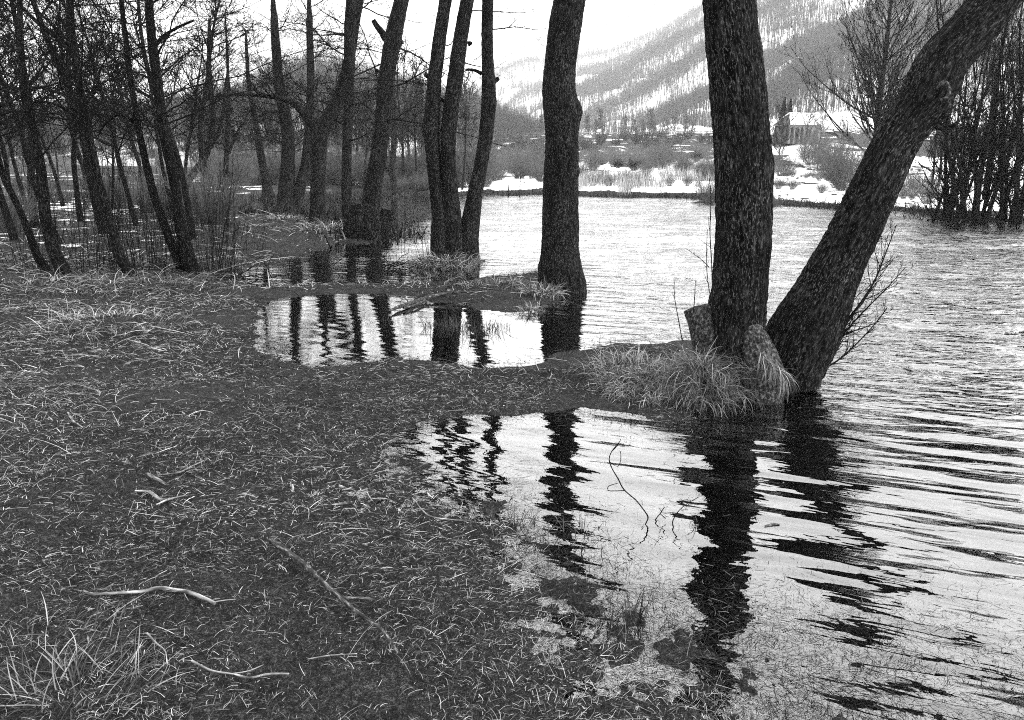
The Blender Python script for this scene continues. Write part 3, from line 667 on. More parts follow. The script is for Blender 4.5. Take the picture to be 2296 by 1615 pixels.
simple_tree('woodland_tree', 'crooked trunk that slants right then turns upright behind the paired trunks', [c1([(965,1090,38),(1030,960,36),(1090,880,38),(1125,800,36),(1150,650,32),(1140,500,28),(1130,350,22),(1130,150,16)])], 8, 20, .07, .008, .2, M_BARKL,
    limbs=[c1([(1135,800,24),(1180,720,20),(1205,620,17),(1215,500,13),(1230,380,9)])], crowns=dict(WC, nl=22, rmin=.006), seed=89)
simple_tree('woodland_tree', 'thin trunk with a kinked stem behind the tall forked one', [c1([(480,1000,30),(450,900,28),(405,780,26),(380,600,26),(372,400,24),(368,200,22),(365,60,20)])], 8, 16, .08, .008, .2, M_BARKL, crowns=dict(WC, nl=20, rmin=.006), seed=91)
# ---- shrub canes
def canes(name, label, pxs, n, hgt, rad, r=.0045, mat=M_TWIG, spread=.16, cat='shrub', group=None, side=3):
    c = gpl(*pxs); B = np.zeros((n, 3)); a = rng.uniform(0, 2*np.pi, n); q = rad*np.sqrt(rng.uniform(0, 1, n))
    B[:, 0] = c[0]+q*np.cos(a); B[:, 1] = c[1]+q*.7*np.sin(a); B[:, 2] = np.maximum(gz(B[:, 0], B[:, 1]), 0)-.02
    d = nrm(np.stack([np.cos(a)*spread*rng.uniform(.1, 2, n)*q/rad, np.sin(a)*spread, np.ones(n)], -1) + rng.normal(0, .08, (n, 3))); L = hgt*rng.uniform(.45, 1.15, n)
    P = np.empty((n, 7, 3)); P[:, 0] = B
    for i in range(1, 7): d = nrm(d+rng.normal(0, .05, (n, 3))); P[:, i] = P[:, i-1]+d*(L/6)[:, None]
    Q = r*rng.uniform(.6, 1.3, n)[:, None]*np.linspace(1, .4, 7)[None]
    m = MB(); tubes(m, P, Q, 4)
    if side:
        s1, q1 = spawn(P, Q, side, .4, 1, 30, .25, 4, .3, .08, .5, .7, r*.5); tubes(m, s1, q1, 3)
    return tag(m.build(name, mat, origin=c), label, cat, group)
for lb, p_, n, h, r in (('dense clump of bare canes right of the paired trunks', (470, 612), 75, 1.9, .55), ('bare canes between the slim trunk and the paired trunks', (340, 608), 70, 1.8, .6),
        ('sparse canes beside the second leaning trunk', (190, 605), 45, 2.0, .6), ('thin canes at the left edge of the wood', (80, 600), 30, 1.8, .6),
        ('canes standing behind the slim forked trunk', (250, 560), 60, 2.0, 1.0), ('canes farther back between the paired trunks and the channel', (420, 545), 34, 1.5, 1.2), ('low canes on the bank in front of the back channel', (540, 560), 16, .9, .6)):
    canes('cane_shrub', lb, p_, n, h, r)
# ---- prototype bare trees for the back wood
def proto_tree(name, label, H, r0, lean, seed, group, nl=24, lens=2.6, rmin=.009, mat=M_BARKL, tw=M_TWIG, n2=8, n3=6, z0=.28, up=.5, ang=60, fork=0, cat='tree'):
    global rng
    root = empty(name, (0, 0, 0), label, cat, group)
    rr = np.random.default_rng(seed); n = 8
    d = np.array([lean, 0, 1.]); p = np.zeros(3); P = [p + np.array([0, 0, -.3]), p]
    for i in range(n): d = nrm(d + rr.normal(0, .07, 3)*[1, 1, .2] + [0, 0, .05]); p = p + d*H/n; P.append(p.copy())
    m = MB(); tP, tQ = trunk(m, P, np.concatenate([[r0*1.2], np.linspace(r0, r0*.15, n+1)]), 12, .3, .006, .08, .2, (), seed); m.build('trunk', mat, root)
    m = MB(); crown(m, tP, tQ, H*z0, nl, lens, n2, n3, up, rmin, ang, rs=.5, rmax=.05); m.build('crown', tw, root)
    return root
GW = 'slender bare trees crowding the wood behind'
def put(roots, spots, group, labels, s0=.8, s1=1.2):
    for i, (x, y) in enumerate(spots):
        r = roots[i % len(roots)]; z = G(x, y)
        lb = labels if isinstance(labels, str) else labels[i]
        if not r.get('used'):
            r.location = (x, y, z); r['used'] = 1; r['label'] = lb; r['group'] = group; r.rotation_euler = (0, 0, rng.uniform(0, 6)); q = rng.uniform(s0, s1); r.scale = (q, q, q)
        else:
            c = clone(r, (x, y, z), rng.uniform(0, 6.28), rng.uniform(s0, s1), lb, group)
            if 'used' in c: del c['used']
pr = [proto_tree('woodland_tree', '', 8.5, .10, .12, 101, GW), proto_tree('woodland_tree', '', 9, .12, -.1, 102, GW, rmin=.01), proto_tree('woodland_tree', '', 7.5, .08, .2, 103, GW, nl=28, rmin=.009)]
sp = []
for (xd, Yq) in ((20,19),(70,24),(120,18),(175,27),(225,21),(245,33),(300,24),(335,36),(390,27),(425,19.5),(455,31),(60,34),(140,40),(210,45),(280,42),(350,47),(410,40),(30,28),(-60,20),(-90,28),(-40,38)):
    q = vp(xd, 450, Yq); sp.append((q[0], q[1]))
put(pr, sp, GW, 'slender bare tree in the crowded wood behind the shrub canes')
for r in pr:
    if 'used' in r: del r['used']
# far shore wood
GF = 'bare trees of the wood beyond the back channel'
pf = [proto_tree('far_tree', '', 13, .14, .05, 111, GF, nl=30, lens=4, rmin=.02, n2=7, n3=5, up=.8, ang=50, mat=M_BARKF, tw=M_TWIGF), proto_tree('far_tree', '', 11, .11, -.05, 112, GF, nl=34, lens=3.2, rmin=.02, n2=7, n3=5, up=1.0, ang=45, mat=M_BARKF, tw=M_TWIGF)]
sp = []
for i in range(46):
    xd = 470 + 600*((i*0.618) % 1); Yq = 74 + 60*((i*.377) % 1); q = vp(xd, 420, Yq)
    if xd > 960 and i % 2: continue
    sp.append((q[0], q[1]))
put(pf, sp, GF, 'grey bare tree in the wood on the far side of the back channel', .6, 1.05)
GL = 'hazy bare trees far behind the left wood'
sp = []
for i in range(34):
    xd = -60 + 640*((i*0.618+.3) % 1); Yq = 95 + 80*((i*.377) % 1); q = vp(xd, 420, Yq); sp.append((q[0], q[1]))
put(pf, sp, GL, 'pale distant tree seen through the left wood', .5, .85)
for r in pf:
    if 'used' in r: del r['used']
# right bank : tall vase shaped tree
def vase_tree(name, label, base, H, r0, fan_, n1, seed, rmin=.012, tw=M_TWIG, z0=.0, group=None, n2=9, n3=6, a0=30, cat='tree', per=10):
    root = empty(name, base, label, cat, group)
    z = base[2]
    P = np.array([base+[0, 0, -.4], base, base+[.1, 0, H*.18], base+[.0, 0, H*.36], base+[.15, 0, H*.6], base+[.1, 0, H]])
    m = MB(); tP, tQ = trunk(m, P, [r0*1.2, r0, r0*.9, r0*.75, r0*.4, r0*.1], 14, .3, .01, .06, .2, (), seed); m.build('trunk', M_BARKF, root, base)
    m = MB(); s_ = (tP[:, 2] > z + H*z0); 
    L1, R1 = spawn(tP[s_][None], tQ[s_][None], n1, 0, .95, a0, 0, 10, fan_, .06, .2, .3, rmin*2, lens=H*.5, rmax=.075); tubes(m, L1, R1, 6)
    L2, R2 = spawn(L1, R1, n2, .15, 1, 35, .42, 6, .4, .08, .3, .6, rmin*1.2); tubes(m, L2, R2, 3)
    L3, R3 = spawn(L2, R2, n3, .15, 1, 35, .45, 4, .3, .1, .5, .7, rmin); tubes(m, L3, R3, 3)
    m.build('crown', tw, root, base); return root
b = vp(1952, 420, 62); b[2] = G(b[0], b[1])
vase_tree('bare_tree', 'tall fan shaped bare tree on the snowy bank beyond the leaning trunk', b, 17.5, .30, .7, 85, 5, .012, z0=.10, a0=50, n2=11)
b = vp(1745, 380, 95); b[2] = G(b[0], b[1])
vase_tree('bare_tree', 'small bare tree left of the house, against the upright trunk', b, 7, .07, .4, 26, 6, .018, tw=M_TWIGF, z0=.2, a0=35)
for xd_, Yq_, h_, lb_ in ((1800, 106, 7, 'thin pale tree in front of the house porch'), (1832, 100, 8, 'thin pale tree in front of the house window side'), (1715, 120, 9, 'thin pale tree between the upright trunk and the house')):
    b = vp(xd_, 380, Yq_); b[2] = G(b[0], b[1]); vase_tree('bare_tree', lb_, b, h_, .06, .5, 26, int(xd_), .014, tw=M_BRUSH, z0=.15, a0=38)
# thicket at right edge
TH = [(2125, 493, 'left tree of the dark thicket on the right shore, many thin stems'), (2175, 499, 'middle tree of the dark thicket on the right shore'), (2232, 497, 'right tree of the dark thicket on the right shore'), (2290, 500, 'tree of the thicket cut by the right edge')]
for q, (x, y, lb) in enumerate(TH):
    b = gpl(x, y+0.0); b[2] = max(G(b[0], b[1]), 0); root = empty('thicket_tree', b, lb, 'tree')
    n = 10; m = MB()
    B = b + rng.normal(0, 1, (n, 3))*[.55, .5, 0]; d = nrm(rng.normal(0, .14, (n, 3)) + [0, 0, 1]); L = rng.uniform(6, 9.5, n)
    P = np.empty((n, 10, 3)); P[:, 0] = B - [0, 0, .3]
    for i in range(1, 10): d = nrm(d + rng.normal(0, .05, (n, 3))); P[:, i] = P[:, i-1]+d*(L/9)[:, None]
    Q = rng.uniform(.03, .09, n)[:, None]*np.linspace(1, .2, 10)[None]
    tubes(m, P, Q, 7); m.build('trunk', M_BARKL, root, b)
    m = MB(); L2, R2 = spawn(P, Q, 24, .04, 1, 45, .24, 6, .6, .1, .3, .4, .009); tubes(m, L2, R2, 4)
    L3, R3 = spawn(L2, R2, 7, .1, 1, 40, .5, 4, .4, .12, .5, .7, .007); tubes(m, L3, R3, 3); m.build('crown', M_TWIG, root, b)
# second row of thicket
GT = 'darker trees packed behind the right thicket'
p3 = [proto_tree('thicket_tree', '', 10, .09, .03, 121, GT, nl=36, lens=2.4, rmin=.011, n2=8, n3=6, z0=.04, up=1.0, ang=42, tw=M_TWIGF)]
sp = []
for xd, Yq in ((2085,46),(2130,42),(2190,47),(2205,45),(2250,40),(2100,56),(2165,54),(2230,58)):
    q = vp(xd, 450, Yq); sp.append((q[0], q[1]))
put(p3, sp, GT, 'dark bare tree packed behind the right shore thicket', .7, 1.0)
for r in p3:
    if 'used' in r: del r['used']
# ---- bushes on the far shore and slopes
def bush(name, label, H, n, r, seed, spread=.9, mat=M_BRUSH, group=None):
    o = canes.__globals__
    a = rng.uniform(0, 2*np.pi, n); d = nrm(np.stack([np.cos(a)*rng.uniform(0, spread, n), np.sin(a)*rng.uniform(0, spread, n), np.ones(n)], -1)); L = H*rng.uniform(.6, 1.1, n)
    P = np.empty((n, 6, 3)); P[:, 0] = np.stack([np.cos(a)*.15*H*rng.uniform(0, 1, n), np.sin(a)*.15*H*rng.uniform(0, 1, n), np.full(n, -.15)], -1)
    for i in range(1, 6): d = nrm(d+rng.normal(0, .08, (n, 3))); P[:, i] = P[:, i-1]+d*(L/5)[:, None]
    Q = r*np.linspace(1, .4, 6)[None]*np.ones((n, 1)); m = MB(); tubes(m, P, Q, 3)
    s1, q1 = spawn(P, Q, 8, .25, 1, 35, .35, 4, .3, .12, .5, .7, r*.6); tubes(m, s1, q1, 3)
    s1, q1 = spawn(s1, q1, 3, .25, 1, 35, .5, 3, .3, .12, .5, .7, r*.5); tubes(m, s1, q1, 3)
    return tag(m.build(name, mat), label, 'bush', group)
def cp(o, p, s, label=None, group=None):
    c = o.copy(); COL.objects.link(c); c.location = p; c.scale = (s, s, s); c.rotation_euler = (0, 0, rng.uniform(0, 6.28))
    if label: c['label'] = label
    if group: c['group'] = group
    return c
bu1 = bush('bare_bush', 'round grey twiggy bush on the snowy bank left of the leaning trunk', 3.0, 170, .009, 1, 1.0)
b = vp(1880, 440, 58); bu1.location = (b[0], b[1], G(b[0], b[1]))
spots = [(1000,420,80,.8),(1060,425,84,.7),(1115,420,100,1.2),(1165,420,105,1.3),(1205,415,110,1.1),(1330,432,76,.45),(1365,433,74,.4),(1405,436,72,.55),(1440,436,73,.5),(1500,438,70,.4),(1540,438,70,.35),
         (1350,410,100,.6),(1450,405,110,.7),(1530,400,105,.6),(1590,405,90,.6),(1745,425,60,.35),(1775,435,58,.3),(1840,447,52,.25),(1720,405,85,.8),(1990,440,60,.7),(2040,455,48,.6),(2080,460,42,.5),(905,432,74,.5),(950,434,74,.6),(860,430,78,.6)]
GB = 'low bare bushes along the far shore'
for x, y, Yq, s in spots:
    b = vp(x, y, Yq); cp(bu1, (b[0], b[1], G(b[0], b[1])), s, 'low bare bush on the snowy far shore', GB)
GU = 'grey undergrowth bushes inside the left wood'
for i in range(15):
    xd = -40+560*((i*.618+.1) % 1); Yq = 22+30*((i*.377) % 1); b = vp(xd, 450, Yq)
    if landsd(b[0], b[1]) > .5: cp(bu1, (b[0], b[1], G(b[0], b[1])), rng.uniform(.3, .75), 'low grey bush in the undergrowth of the left wood', GU)
GV = 'bushes below the wood beyond the back channel'
for i in range(44):
    xd = 470+620*((i*.618+.1) % 1); Yq = 78+32*((i*.377) % 1); b = vp(xd, 420, Yq); cp(bu1, (b[0], b[1], G(b[0], b[1])), rng.uniform(.8, 1.8), 'bare bush at the foot of the wood across the back channel', GV)
GW2 = 'grey brush covering the flat behind the reeds'
for i in range(40):
    t1 = (i*.618+.1) % 1; xd = (1075+150*t1) if i % 3 == 0 else (1290+330*t1); Yq = 88+150*((i*.377) % 1)**1.3; b = vp(xd, 400, Yq)
    cp(bu1, (b[0], b[1], G(b[0], b[1])), rng.uniform(.5, 1.7), 'grey bare bush on the flat behind the reeds', GW2)
GS = 'small tufts of brush poking through the snow below the house'
for i in range(34):
    xd = 1735+330*((i*.618) % 1); Yq = 44+55*((i*.377) % 1); b = vp(xd, 420, Yq)
    cp(bu1, (b[0], b[1], G(b[0], b[1])), rng.uniform(.1, .32), 'small tuft of brush in the snow below the house', GS)
for i, (xd, Yq, q, lb) in enumerate(((1900,54,1.35,'big round grey bush partly behind the leaning trunk'),(1815,104,1.3,'bare bush in front of the right side of the house'),(1850,100,1.5,'bare bush right of the house'),(1755,90,1.0,'bare bush at the left foot of the house slope'))):
    b = vp(xd, 420, Yq); c = cp(bu1, (b[0], b[1], G(b[0], b[1])), q, lb)
    if 'group' in c: del c['group']
bu2 = bush('embankment_bush', 'dark bush on the slope below the road', 5, 60, .06, 2, 1.1, M_TWIG)
GE = 'dark bushes on the slope below the road'
first = True
for i, (x, Yq, s) in enumerate([(1105,300,1.2),(1140,280,1.1),(1170,290,1.3),(1200,300,1.2),(1225,310,1),(1310,330,1),(1330,300,.9),(1345,350,1.1),(1400,370,1),(1425,350,1.2),(1450,330,1.2),(1475,320,1.3),(1500,330,1.2),(1522,350,1.1),(1540,370,1),(1480,370,1),(1445,372,.9),(1380,340,.8),(1570,350,.9),(1590,340,1),(1090,340,1.2),(1470,290,1),(1495,300,.9),(1160,330,1),(1330,150,.45),(1385,170,.4),(1420,140,.42),(1455,160,.5),(1490,150,.4),(1530,180,.5),(1560,130,.35),(1150,150,.4),(1190,170,.5),(1110,160,.4),(1225,150,.4),(1350,210,.6),(1510,220,.65),(1740,150,.5),(1765,140,.45),(1725,160,.6)]):
    b = vp(x, 380, Yq); L_ = (b[0], b[1], G(b[0], b[1]))
    if first: bu2.location = L_; bu2['group'] = GE; first = False
    else: cp(bu2, L_, s, 'dark bush on the slope below the road', GE)
# roadside trees
GR = 'grey trees beside the road on the far slope'
pf2 = [proto_tree('roadside_tree', '', 11, .25, .02, 131, GR, nl=36, lens=5, rmin=.05, n2=7, n3=5, up=.8, ang=50, mat=M_BARKF, tw=M_TWIGF, z0=.12)]
sp = []
for xd, Yq in ((1320,415),(1335,430),(1352,425),(1405,440),(1425,420),(1440,412),(1455,430),(1470,450),(1500,440),(1515,425),(1535,430),(1548,440),(1600,420),(1090,420),(1120,430),(1150,420),(1180,440),(1210,420),(1720,300),(1750,280),(1690,330),(1135,470),(1065,440),(1030,430)):
    q = vp(xd, 300, Yq); sp.append((q[0], q[1]))
put(pf2, sp, GR, 'grey bare tree beside the road on the far slope', .6, 1.15)
for r in pf2:
    if 'used' in r: del r['used']
# conifer by the house
def conifer(label, b, H, rad):
    root = empty('conifer_tree', b, label, 'tree'); m = MB(); tubes(m, np.array([[b-[0, 0, .3], b+[0, 0, H]]]), np.array([[.15, .02]]), 8); m.build('trunk', M_BARKF, root, b)
    m = MB(); n = 1500; t = rng.uniform(.08, 1, n)**.8; a = rng.uniform(0, 6.28, n); rr = rad*(1-t)*rng.uniform(.3, 1.1, n)
    B = np.stack([b[0]+0*t, b[1]+0*t, b[2]+t*H], -1)
    blades(m, B, rr+.15, np.full(n, .22), a, rng.uniform(-.5, .1, n), np.full(n, -.3), 4, .2, rng.uniform(0, .35, n)); m.build('crown', M_GRASS, root, b)
b = HOUSE + np.array([-1.7, 5.5, 0]); b[2] = G(b[0], b[1])-.2
conifer('dark pointed conifer rising behind the house gable', b, 7.0, 2.0)
b = vp(1762, 380, 125); b[2] = G(b[0], b[1]); conifer('smaller dark conifer left of the house', b, 6.5, 1.7)
# ------------------------------------------------------------------ house
def house():
    hb = HOUSE.copy(); hb[2] = G(hb[0], hb[1]); root = empty('small_house', hb, 'small snow roofed house with an arched porch on the slope', 'house')
    root.rotation_euler = (0, 0, R(18)); root.scale = (.85, .85, .9); M = lambda: MB()
    W, D, h = 5.8, 4.2, 3.0
    m = M(); box(m, (1.3, D/2, h/2), (3.2, D, h)); m.build('wall', M_WALL, root, smooth=False)
    # arcade on the left: piers, arch band
    m = M()
    for x in (-3.3, -2.35, -1.3, -.45): box(m, (x, .15, 1.0), (.22, .28, 2.0))
    xs = [(-3.3, -2.35), (-2.35, -1.3), (-1.3, -.45)]
    for a, b_ in xs:
        c = (a+b_)/2; r = (b_-a)/2-.11; th = np.linspace(0, np.pi, 13)
        pin = np.stack([c+r*np.cos(th), 2.0+.55*np.sin(th)], -1); pout = np.stack([np.linspace(b_-.11, a+.11, 13), np.full(13, 2.9)], -1)
        for yy, fl in ((0.01, 0), (.29, 1)):
            V = [(p[0], yy, p[1]) for p in pin]+[(p[0], yy, p[1]) for p in pout]
            m.add(V, [[i, i+1, 13+i+1, 13+i] if fl else [i, 13+i, 13+i+1, i+1] for i in range(12)])
        V = [(p[0], .01, p[1]) for p in pin]+[(p[0], .29, p[1]) for p in pin]; m.add(V, [[i, i+1, 13+i+1, 13+i] for i in range(12)])
    for x in (-3.3, -2.35, -1.3, -.45): box(m, (x, .15, 2.45), (.22, .28, .9))
    m.build('arcade', M_WALL, root, smooth=False)
    m = M(); box(m, (-1.85, 2.6, 1.45), (3.0, 3.2, 2.9)); m.build('porch_wall', M_DARKW, root, smooth=False)
    # gabled roof, ridge along x
    m = M(); e = .35; zt = h+1.75
    for s_ in (0, 1):
        ya, yb = (-e, D/2) if s_ == 0 else (D+e, D/2)
        V = [(-3.6, ya, h-.1), (3.3, ya, h-.1), (3.3, yb, zt), (-2.2, yb, zt), (-3.6, ya, h+.08), (3.3, ya, h+.08), (3.3, yb, zt+.18), (-2.2, yb, zt+.18)]
        m.add(V, [[0,1,2,3],[4,7,6,5],[0,4,5,1],[1,5,6,2],[0,3,7,4]])
    rf = m.build('roof', M_SNOW, root, smooth=False)
    m = M(); m.add([(-3.6, -e, h), (-3.6, D+e, h), (-2.2, D/2, zt)], [[0, 2, 1]]); m.build('gable', M_DARKW, root, smooth=False)
    m = M(); box(m, (.35, -.02, 1.55), (.75, .06, 1.3)); w = m.build('window', M_VOID, root, smooth=False)
    m = M()
    for x in (-.07, .35, .77): box(m, (x, -.05, 1.55), (.07, .05, 1.4))
    box(m, (.35, -.06, .87), (.98, .12, .07)); m.build('frame', M_WALL, w, smooth=False)
    m = M(); box(m, (1.9, -.02, 1.05), (.85, .06, 2.1)); d = m.build('door', M_DARKW, root, smooth=False)
    m = M(); box(m, (1.6, -.07, 1.05), (.08, .05, .12)); m.build('handle', M_METAL, d, smooth=False)
house()
# ------------------------------------------------------------------ road, rail, car, hut, pole
def road_z(x): return 0
rx = np.linspace(-40, 260, 90)
def roadpt(x):
    # follow the terrain crest 337 m behind the shore
    lo, hi = 330., 480.
    for _ in range(14):
        mid = (lo+hi)/2
        if landsd(np.array([x]), np.array([mid]))[0] > 342: hi = mid
        else: lo = mid
    return np.array([x, (lo+hi)/2])
RP = np.array([roadpt(x) for x in rx]); 
for _ in range(6): RP[1:-1, 1] = (RP[:-2, 1]+RP[1:-1, 1]*2+RP[2:, 1])/4
RZ = gz(RP[:, 0], RP[:, 1]); 
for _ in range(12): RZ[1:-1] = (RZ[:-2]+RZ[1:-1]*2+RZ[2:])/4
RZ = RZ + .25
m = MB(); n = len(rx)
V = np.concatenate([np.stack([rx, RP[:, 1]-3, RZ], -1), np.stack([rx, RP[:, 1]+3, RZ], -1), np.stack([rx, RP[:, 1]-4, RZ-1.2], -1)])
i = np.arange(n-1); m.add(V, np.concatenate([np.stack([i, i+1, n+i+1, n+i], -1), np.stack([2*n+i, 2*n+i+1, i+1, i], -1)]))
tag(m.build('road', M_ASPH), kind='structure')
gr = empty('guard_rail', (rx[0], RP[0, 1]-3, RZ[0]), 'long dark guard rail along the road on the far slope', 'guard rail')
m = MB(); o_ = np.array(gr.location)
P = np.stack([rx, RP[:, 1]-3.2, RZ+.72], -1); tubes(m, P[None], np.full((1, n), .17), 4); m.build('rail', M_METAL, gr, o_, smooth=False)
for i in range(0, n, 1):
    m = MB(); box(m, (rx[i], RP[i, 1]-3.0, RZ[i]+.3), (.14, .12, .9)); m.build('post', M_METAL, gr, o_, smooth=False)
def on_road(xd, off=0):
    k = np.argmin([abs((p[0]/p[1]) - (xd-W_/2)/F/ct*(1)) for p in RP]); 
    return np.array([RP[k, 0], RP[k, 1]+off, RZ[k]])
def car():
    b = on_road(1465); root = empty('parked_car', b, 'pale car on the far road below the grey trees', 'car'); root.rotation_euler = (0, 0, R(183))
    prof = [(-2.1,.35),(-2.12,.75),(-1.95,.92),(-1.5,.98),(-1.0,1.42),(-.2,1.48),(.5,1.42),(1.1,.98),(1.9,.86),(2.12,.65),(2.1,.35)]
    m = MB(); k = len(prof); w = .84
    V = [(x, -w*(1 if z < 1 else .82), z) for x, z in prof]+[(x, w*(1 if z < 1 else .82), z) for x, z in prof]
    m.add(V, [[i, i+1, k+i+1, k+i] for i in range(k-1)])
    for s_ in (0, 1):
        for i in range(1, k-1):
            m.add([V[s_*k], V[s_*k+i], V[s_*k+i+1]], [[0, 1, 2]] if s_ == 0 else [[0, 2, 1]])
    m.add([V[0], V[k-1], V[2*k-1], V[k]], [[0, 1, 2, 3]]); m.build('body', M_CARP, root, smooth=False)
    for s_ in (-1, 1):
        m = MB(); m.add([(-1.35, s_*.86, 1.0), (.95, s_*.86, 1.0), (.42, s_*.73, 1.36), (-.95, s_*.73, 1.36)], [[0, 1, 2, 3]]); m.build('window', M_GLASS, root, smooth=False)
    for x in (-1.3, 1.3):
        for s_ in (-1, 1):
            m = MB(); th = np.linspace(0, 2*np.pi, 17)[:-1]
            V = [(x+.32*math.cos(t), s_*.70, .32+.32*math.sin(t)) for t in th]+[(x+.32*math.cos(t), s_*.9, .32+.32*math.sin(t)) for t in th]+[(x, s_*.9, .32), (x, s_*.7, .32)]
            m.add(V, [[i, (i+1) % 16, 16+(i+1) % 16, 16+i] for i in range(16)]); m.add(V, [[16+i, 16+(i+1) % 16, 32] for i in range(16)]); wl = m.build('wheel', M_TYRE, root, smooth=False)
    for s_ in (-.55, .55):
        m = MB(); box(m, (2.1, s_, .68), (.06, .3, .14)); m.build('headlight', M_SNOW, root, smooth=False)
car()
b = on_road(1339, 6); b[2] = G(b[0], b[1]); root = empty('roadside_hut', b, 'tiny white hut at the roadside right of the thick trunk', 'hut')
m = MB(); box(m, (0, 0, 1.1), (2.0, 2.0, 2.6)); m.build('wall', M_SNOW, root, smooth=False)
m = MB(); m.add([(-1.2,-1.2,2.4),(1.2,-1.2,2.4),(1.2,1.2,2.4),(-1.2,1.2,2.4),(0,0,3.2)], [[0,1,4],[1,2,4],[2,3,4],[3,0,4]]); m.build('roof', M_SNOW, root, smooth=False)
m = MB(); box(m, (.3, -1.02, .85), (.7, .06, 1.7)); m.build('door', M_DARKW, root, smooth=False)
b = on_road(1572, 4); b[2] = G(b[0], b[1]); root = empty('utility_pole', b, 'slim pale pole at the roadside near the upright trunk', 'pole')
m = MB(); tubes(m, np.array([[[0, 0, -.5], [0, 0, 6.5]]]), np.array([[.16, .11]]), 8); m.build('post', M_PALE, root)
m = MB(); box(m, (0, 0, 6.2), (1.3, .12, .12)); m.build('crossarm', M_PALE, root, smooth=False)
# ------------------------------------------------------------------ mountains
def ridge(name, crest, d, zf, dens, seed, th=14., foot=.62, tmat=M_TWIGF, amp=1.0, tw=.28, band=.22, smat=None):
    cr = np.array(crest, float); xs = np.linspace(cr[0, 0], cr[-1, 0], 110); yv = np.interp(xs, cr[:, 0], cr[:, 1])
    C = np.array([vp(x, y, d) for x, y in zip(xs, yv)])
    nt = 46; t = np.linspace(-1, 1, nt)     # -1 back foot, 0 crest, 1 front foot
    T, I = np.meshgrid(t, np.arange(110), indexing='ij')
    Yf = d*np.where(T > 0, 1-(1-foot)*T, 1-.4*T)
    X = C[I, 0]*(Yf/d)**.8; s = np.abs(T)
    Zf = C[I, 2]*(1-s)**1.12 + zf*s
    nz = fbm(X/(d*.10)+Yf/(d*.09), X/(d*.16)-Yf/(d*.2)+seed, 0, seed, 5)
    Zf = Zf + nz*d*.035*amp*np.minimum(s*3, 1)*(1-s*.6) + fbm(X/(d*.02), Yf/(d*.02), 0, seed+3, 3)*d*.003*amp
    Zf = np.where(s > .98, np.minimum(Zf, 0), Zf)
    nr, nc = T.shape; i = np.arange(nr-1)[:, None]*nc; j = np.arange(nc-1)[None]
    f = np.stack([i+j, i+nc+j, i+nc+j+1, i+j+1], -1).reshape(-1, 4)
    m = MB(); m.add(np.stack([X, Yf, Zf], -1).reshape(-1, 3), f); o = tag(m.build(name, smat or M_SNOWH), kind='structure')
    # trees: pick random cells on the front, and a denser line at the crest
    N = int(dens*1.9); cb = rng.uniform(0, 1, N) < band*.6; ti = np.where(cb, rng.uniform(-.6, 1.6, N), rng.beta(.9, 1.5, N)*.92*(nt-1)/2 - .8) + (nt-1)/2; ii = rng.uniform(0, nc-1.01, N); ti = np.clip(ti, 0, nt-1.01)
    a0, b0 = ti.astype(int), ii.astype(int); fa, fb = ti-a0, ii-b0
    def bil(Q): return Q[a0, b0]*(1-fa)*(1-fb)+Q[a0+1, b0]*fa*(1-fb)+Q[a0, b0+1]*(1-fa)*fb+Q[a0+1, b0+1]*fa*fb
    x, y, z = bil(X), bil(Yf), bil(Zf)
    pk = fbm(x/(d*.05), y/(d*.07), 0, seed+9, 4) > rng.uniform(-.8, .45, N)
    pk |= cb
    ux = x/y*F*1.0
    pk &= (ux > -1250) & (ux < 1250)
    x, y, z = x[pk], y[pk], z[pk]; n = len(x); h = th*rng.uniform(.6, 1.2, n)
    P = np.stack([np.stack([x, y, z-1], -1), np.stack([x+rng.normal(0, .4, n), y, z+h*.5], -1), np.stack([x+rng.normal(0, .6, n), y, z+h], -1)], 1)
    m = MB(); tubes(m, P, np.stack([np.full(n, tw), np.full(n, tw*.7), np.full(n, tw*.2)], 1), 3)
    a, q = spawn(P, np.full((n, 3), tw*.5), 3, .3, .95, 40, .42, 3, .6, .1, .4, .7, tw*.35); tubes(m, a, q, 3)
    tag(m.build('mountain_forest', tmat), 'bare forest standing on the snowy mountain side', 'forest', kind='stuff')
ridge('mountain', [(900,330),(980,260),(1052,196),(1135,119),(1228,76),(1304,66),(1400,40),(1700,-150),(2500,-500)], 3600, 30, 8000, 1, 22, tw=1.5)
ridge('mountain', [(1000,335),(1080,200),(1120,160),(1150,143),(1185,134),(1218,136),(1294,129),(1384,106),(1483,66),(1650,-40),(2500,-450)], 2500, 30, 11000, 2, 20, tw=.95)
ridge('mountain', [(1050,330),(1120,260),(1160,212),(1218,192),(1291,163),(1351,149),(1420,120),(1500,70),(1600,0),(2500,-350)], 1800, 30, 11000, 3, 18, tw=.65)
ridge('mountain', [(1130,330),(1220,250),(1291,212),(1384,169),(1483,103),(1583,56),(1700,-40),(2500,-300)], 1300, 28, 14000, 4, 17, tw=.38, band=.35)
ridge('mountain', [(1230,325),(1334,256),(1450,203),(1530,150),(1620,80),(1715,20),(1900,-80),(2500,-250)], 1000, 26, 12000, 5, 14, tw=.3)
ridge('mountain', [(1460,300),(1550,248),(1596,222),(1715,145),(1786,106),(1875,74),(2000,10),(2500,-160)], 780, 25, 11000, 6, 14, tw=.24, band=.3)
ridge('mountain', [(1620,300),(1700,235),(1779,168),(1857,130),(1960,100),(2050,70),(2110,50),(2200,10),(2500,-60)], 600, 24, 8000, 7, 13, tw=.19, band=.3)
ridge('hill', [(-300,290),(200,285),(430,265),(540,235),(610,195),(690,165),(775,180),(870,205),(980,238),(1060,250),(1130,290),(1220,330)], 520, 8, 15000, 8, 14, tmat=M_TWIGF, amp=.5, tw=.15, smat=M_HILL)
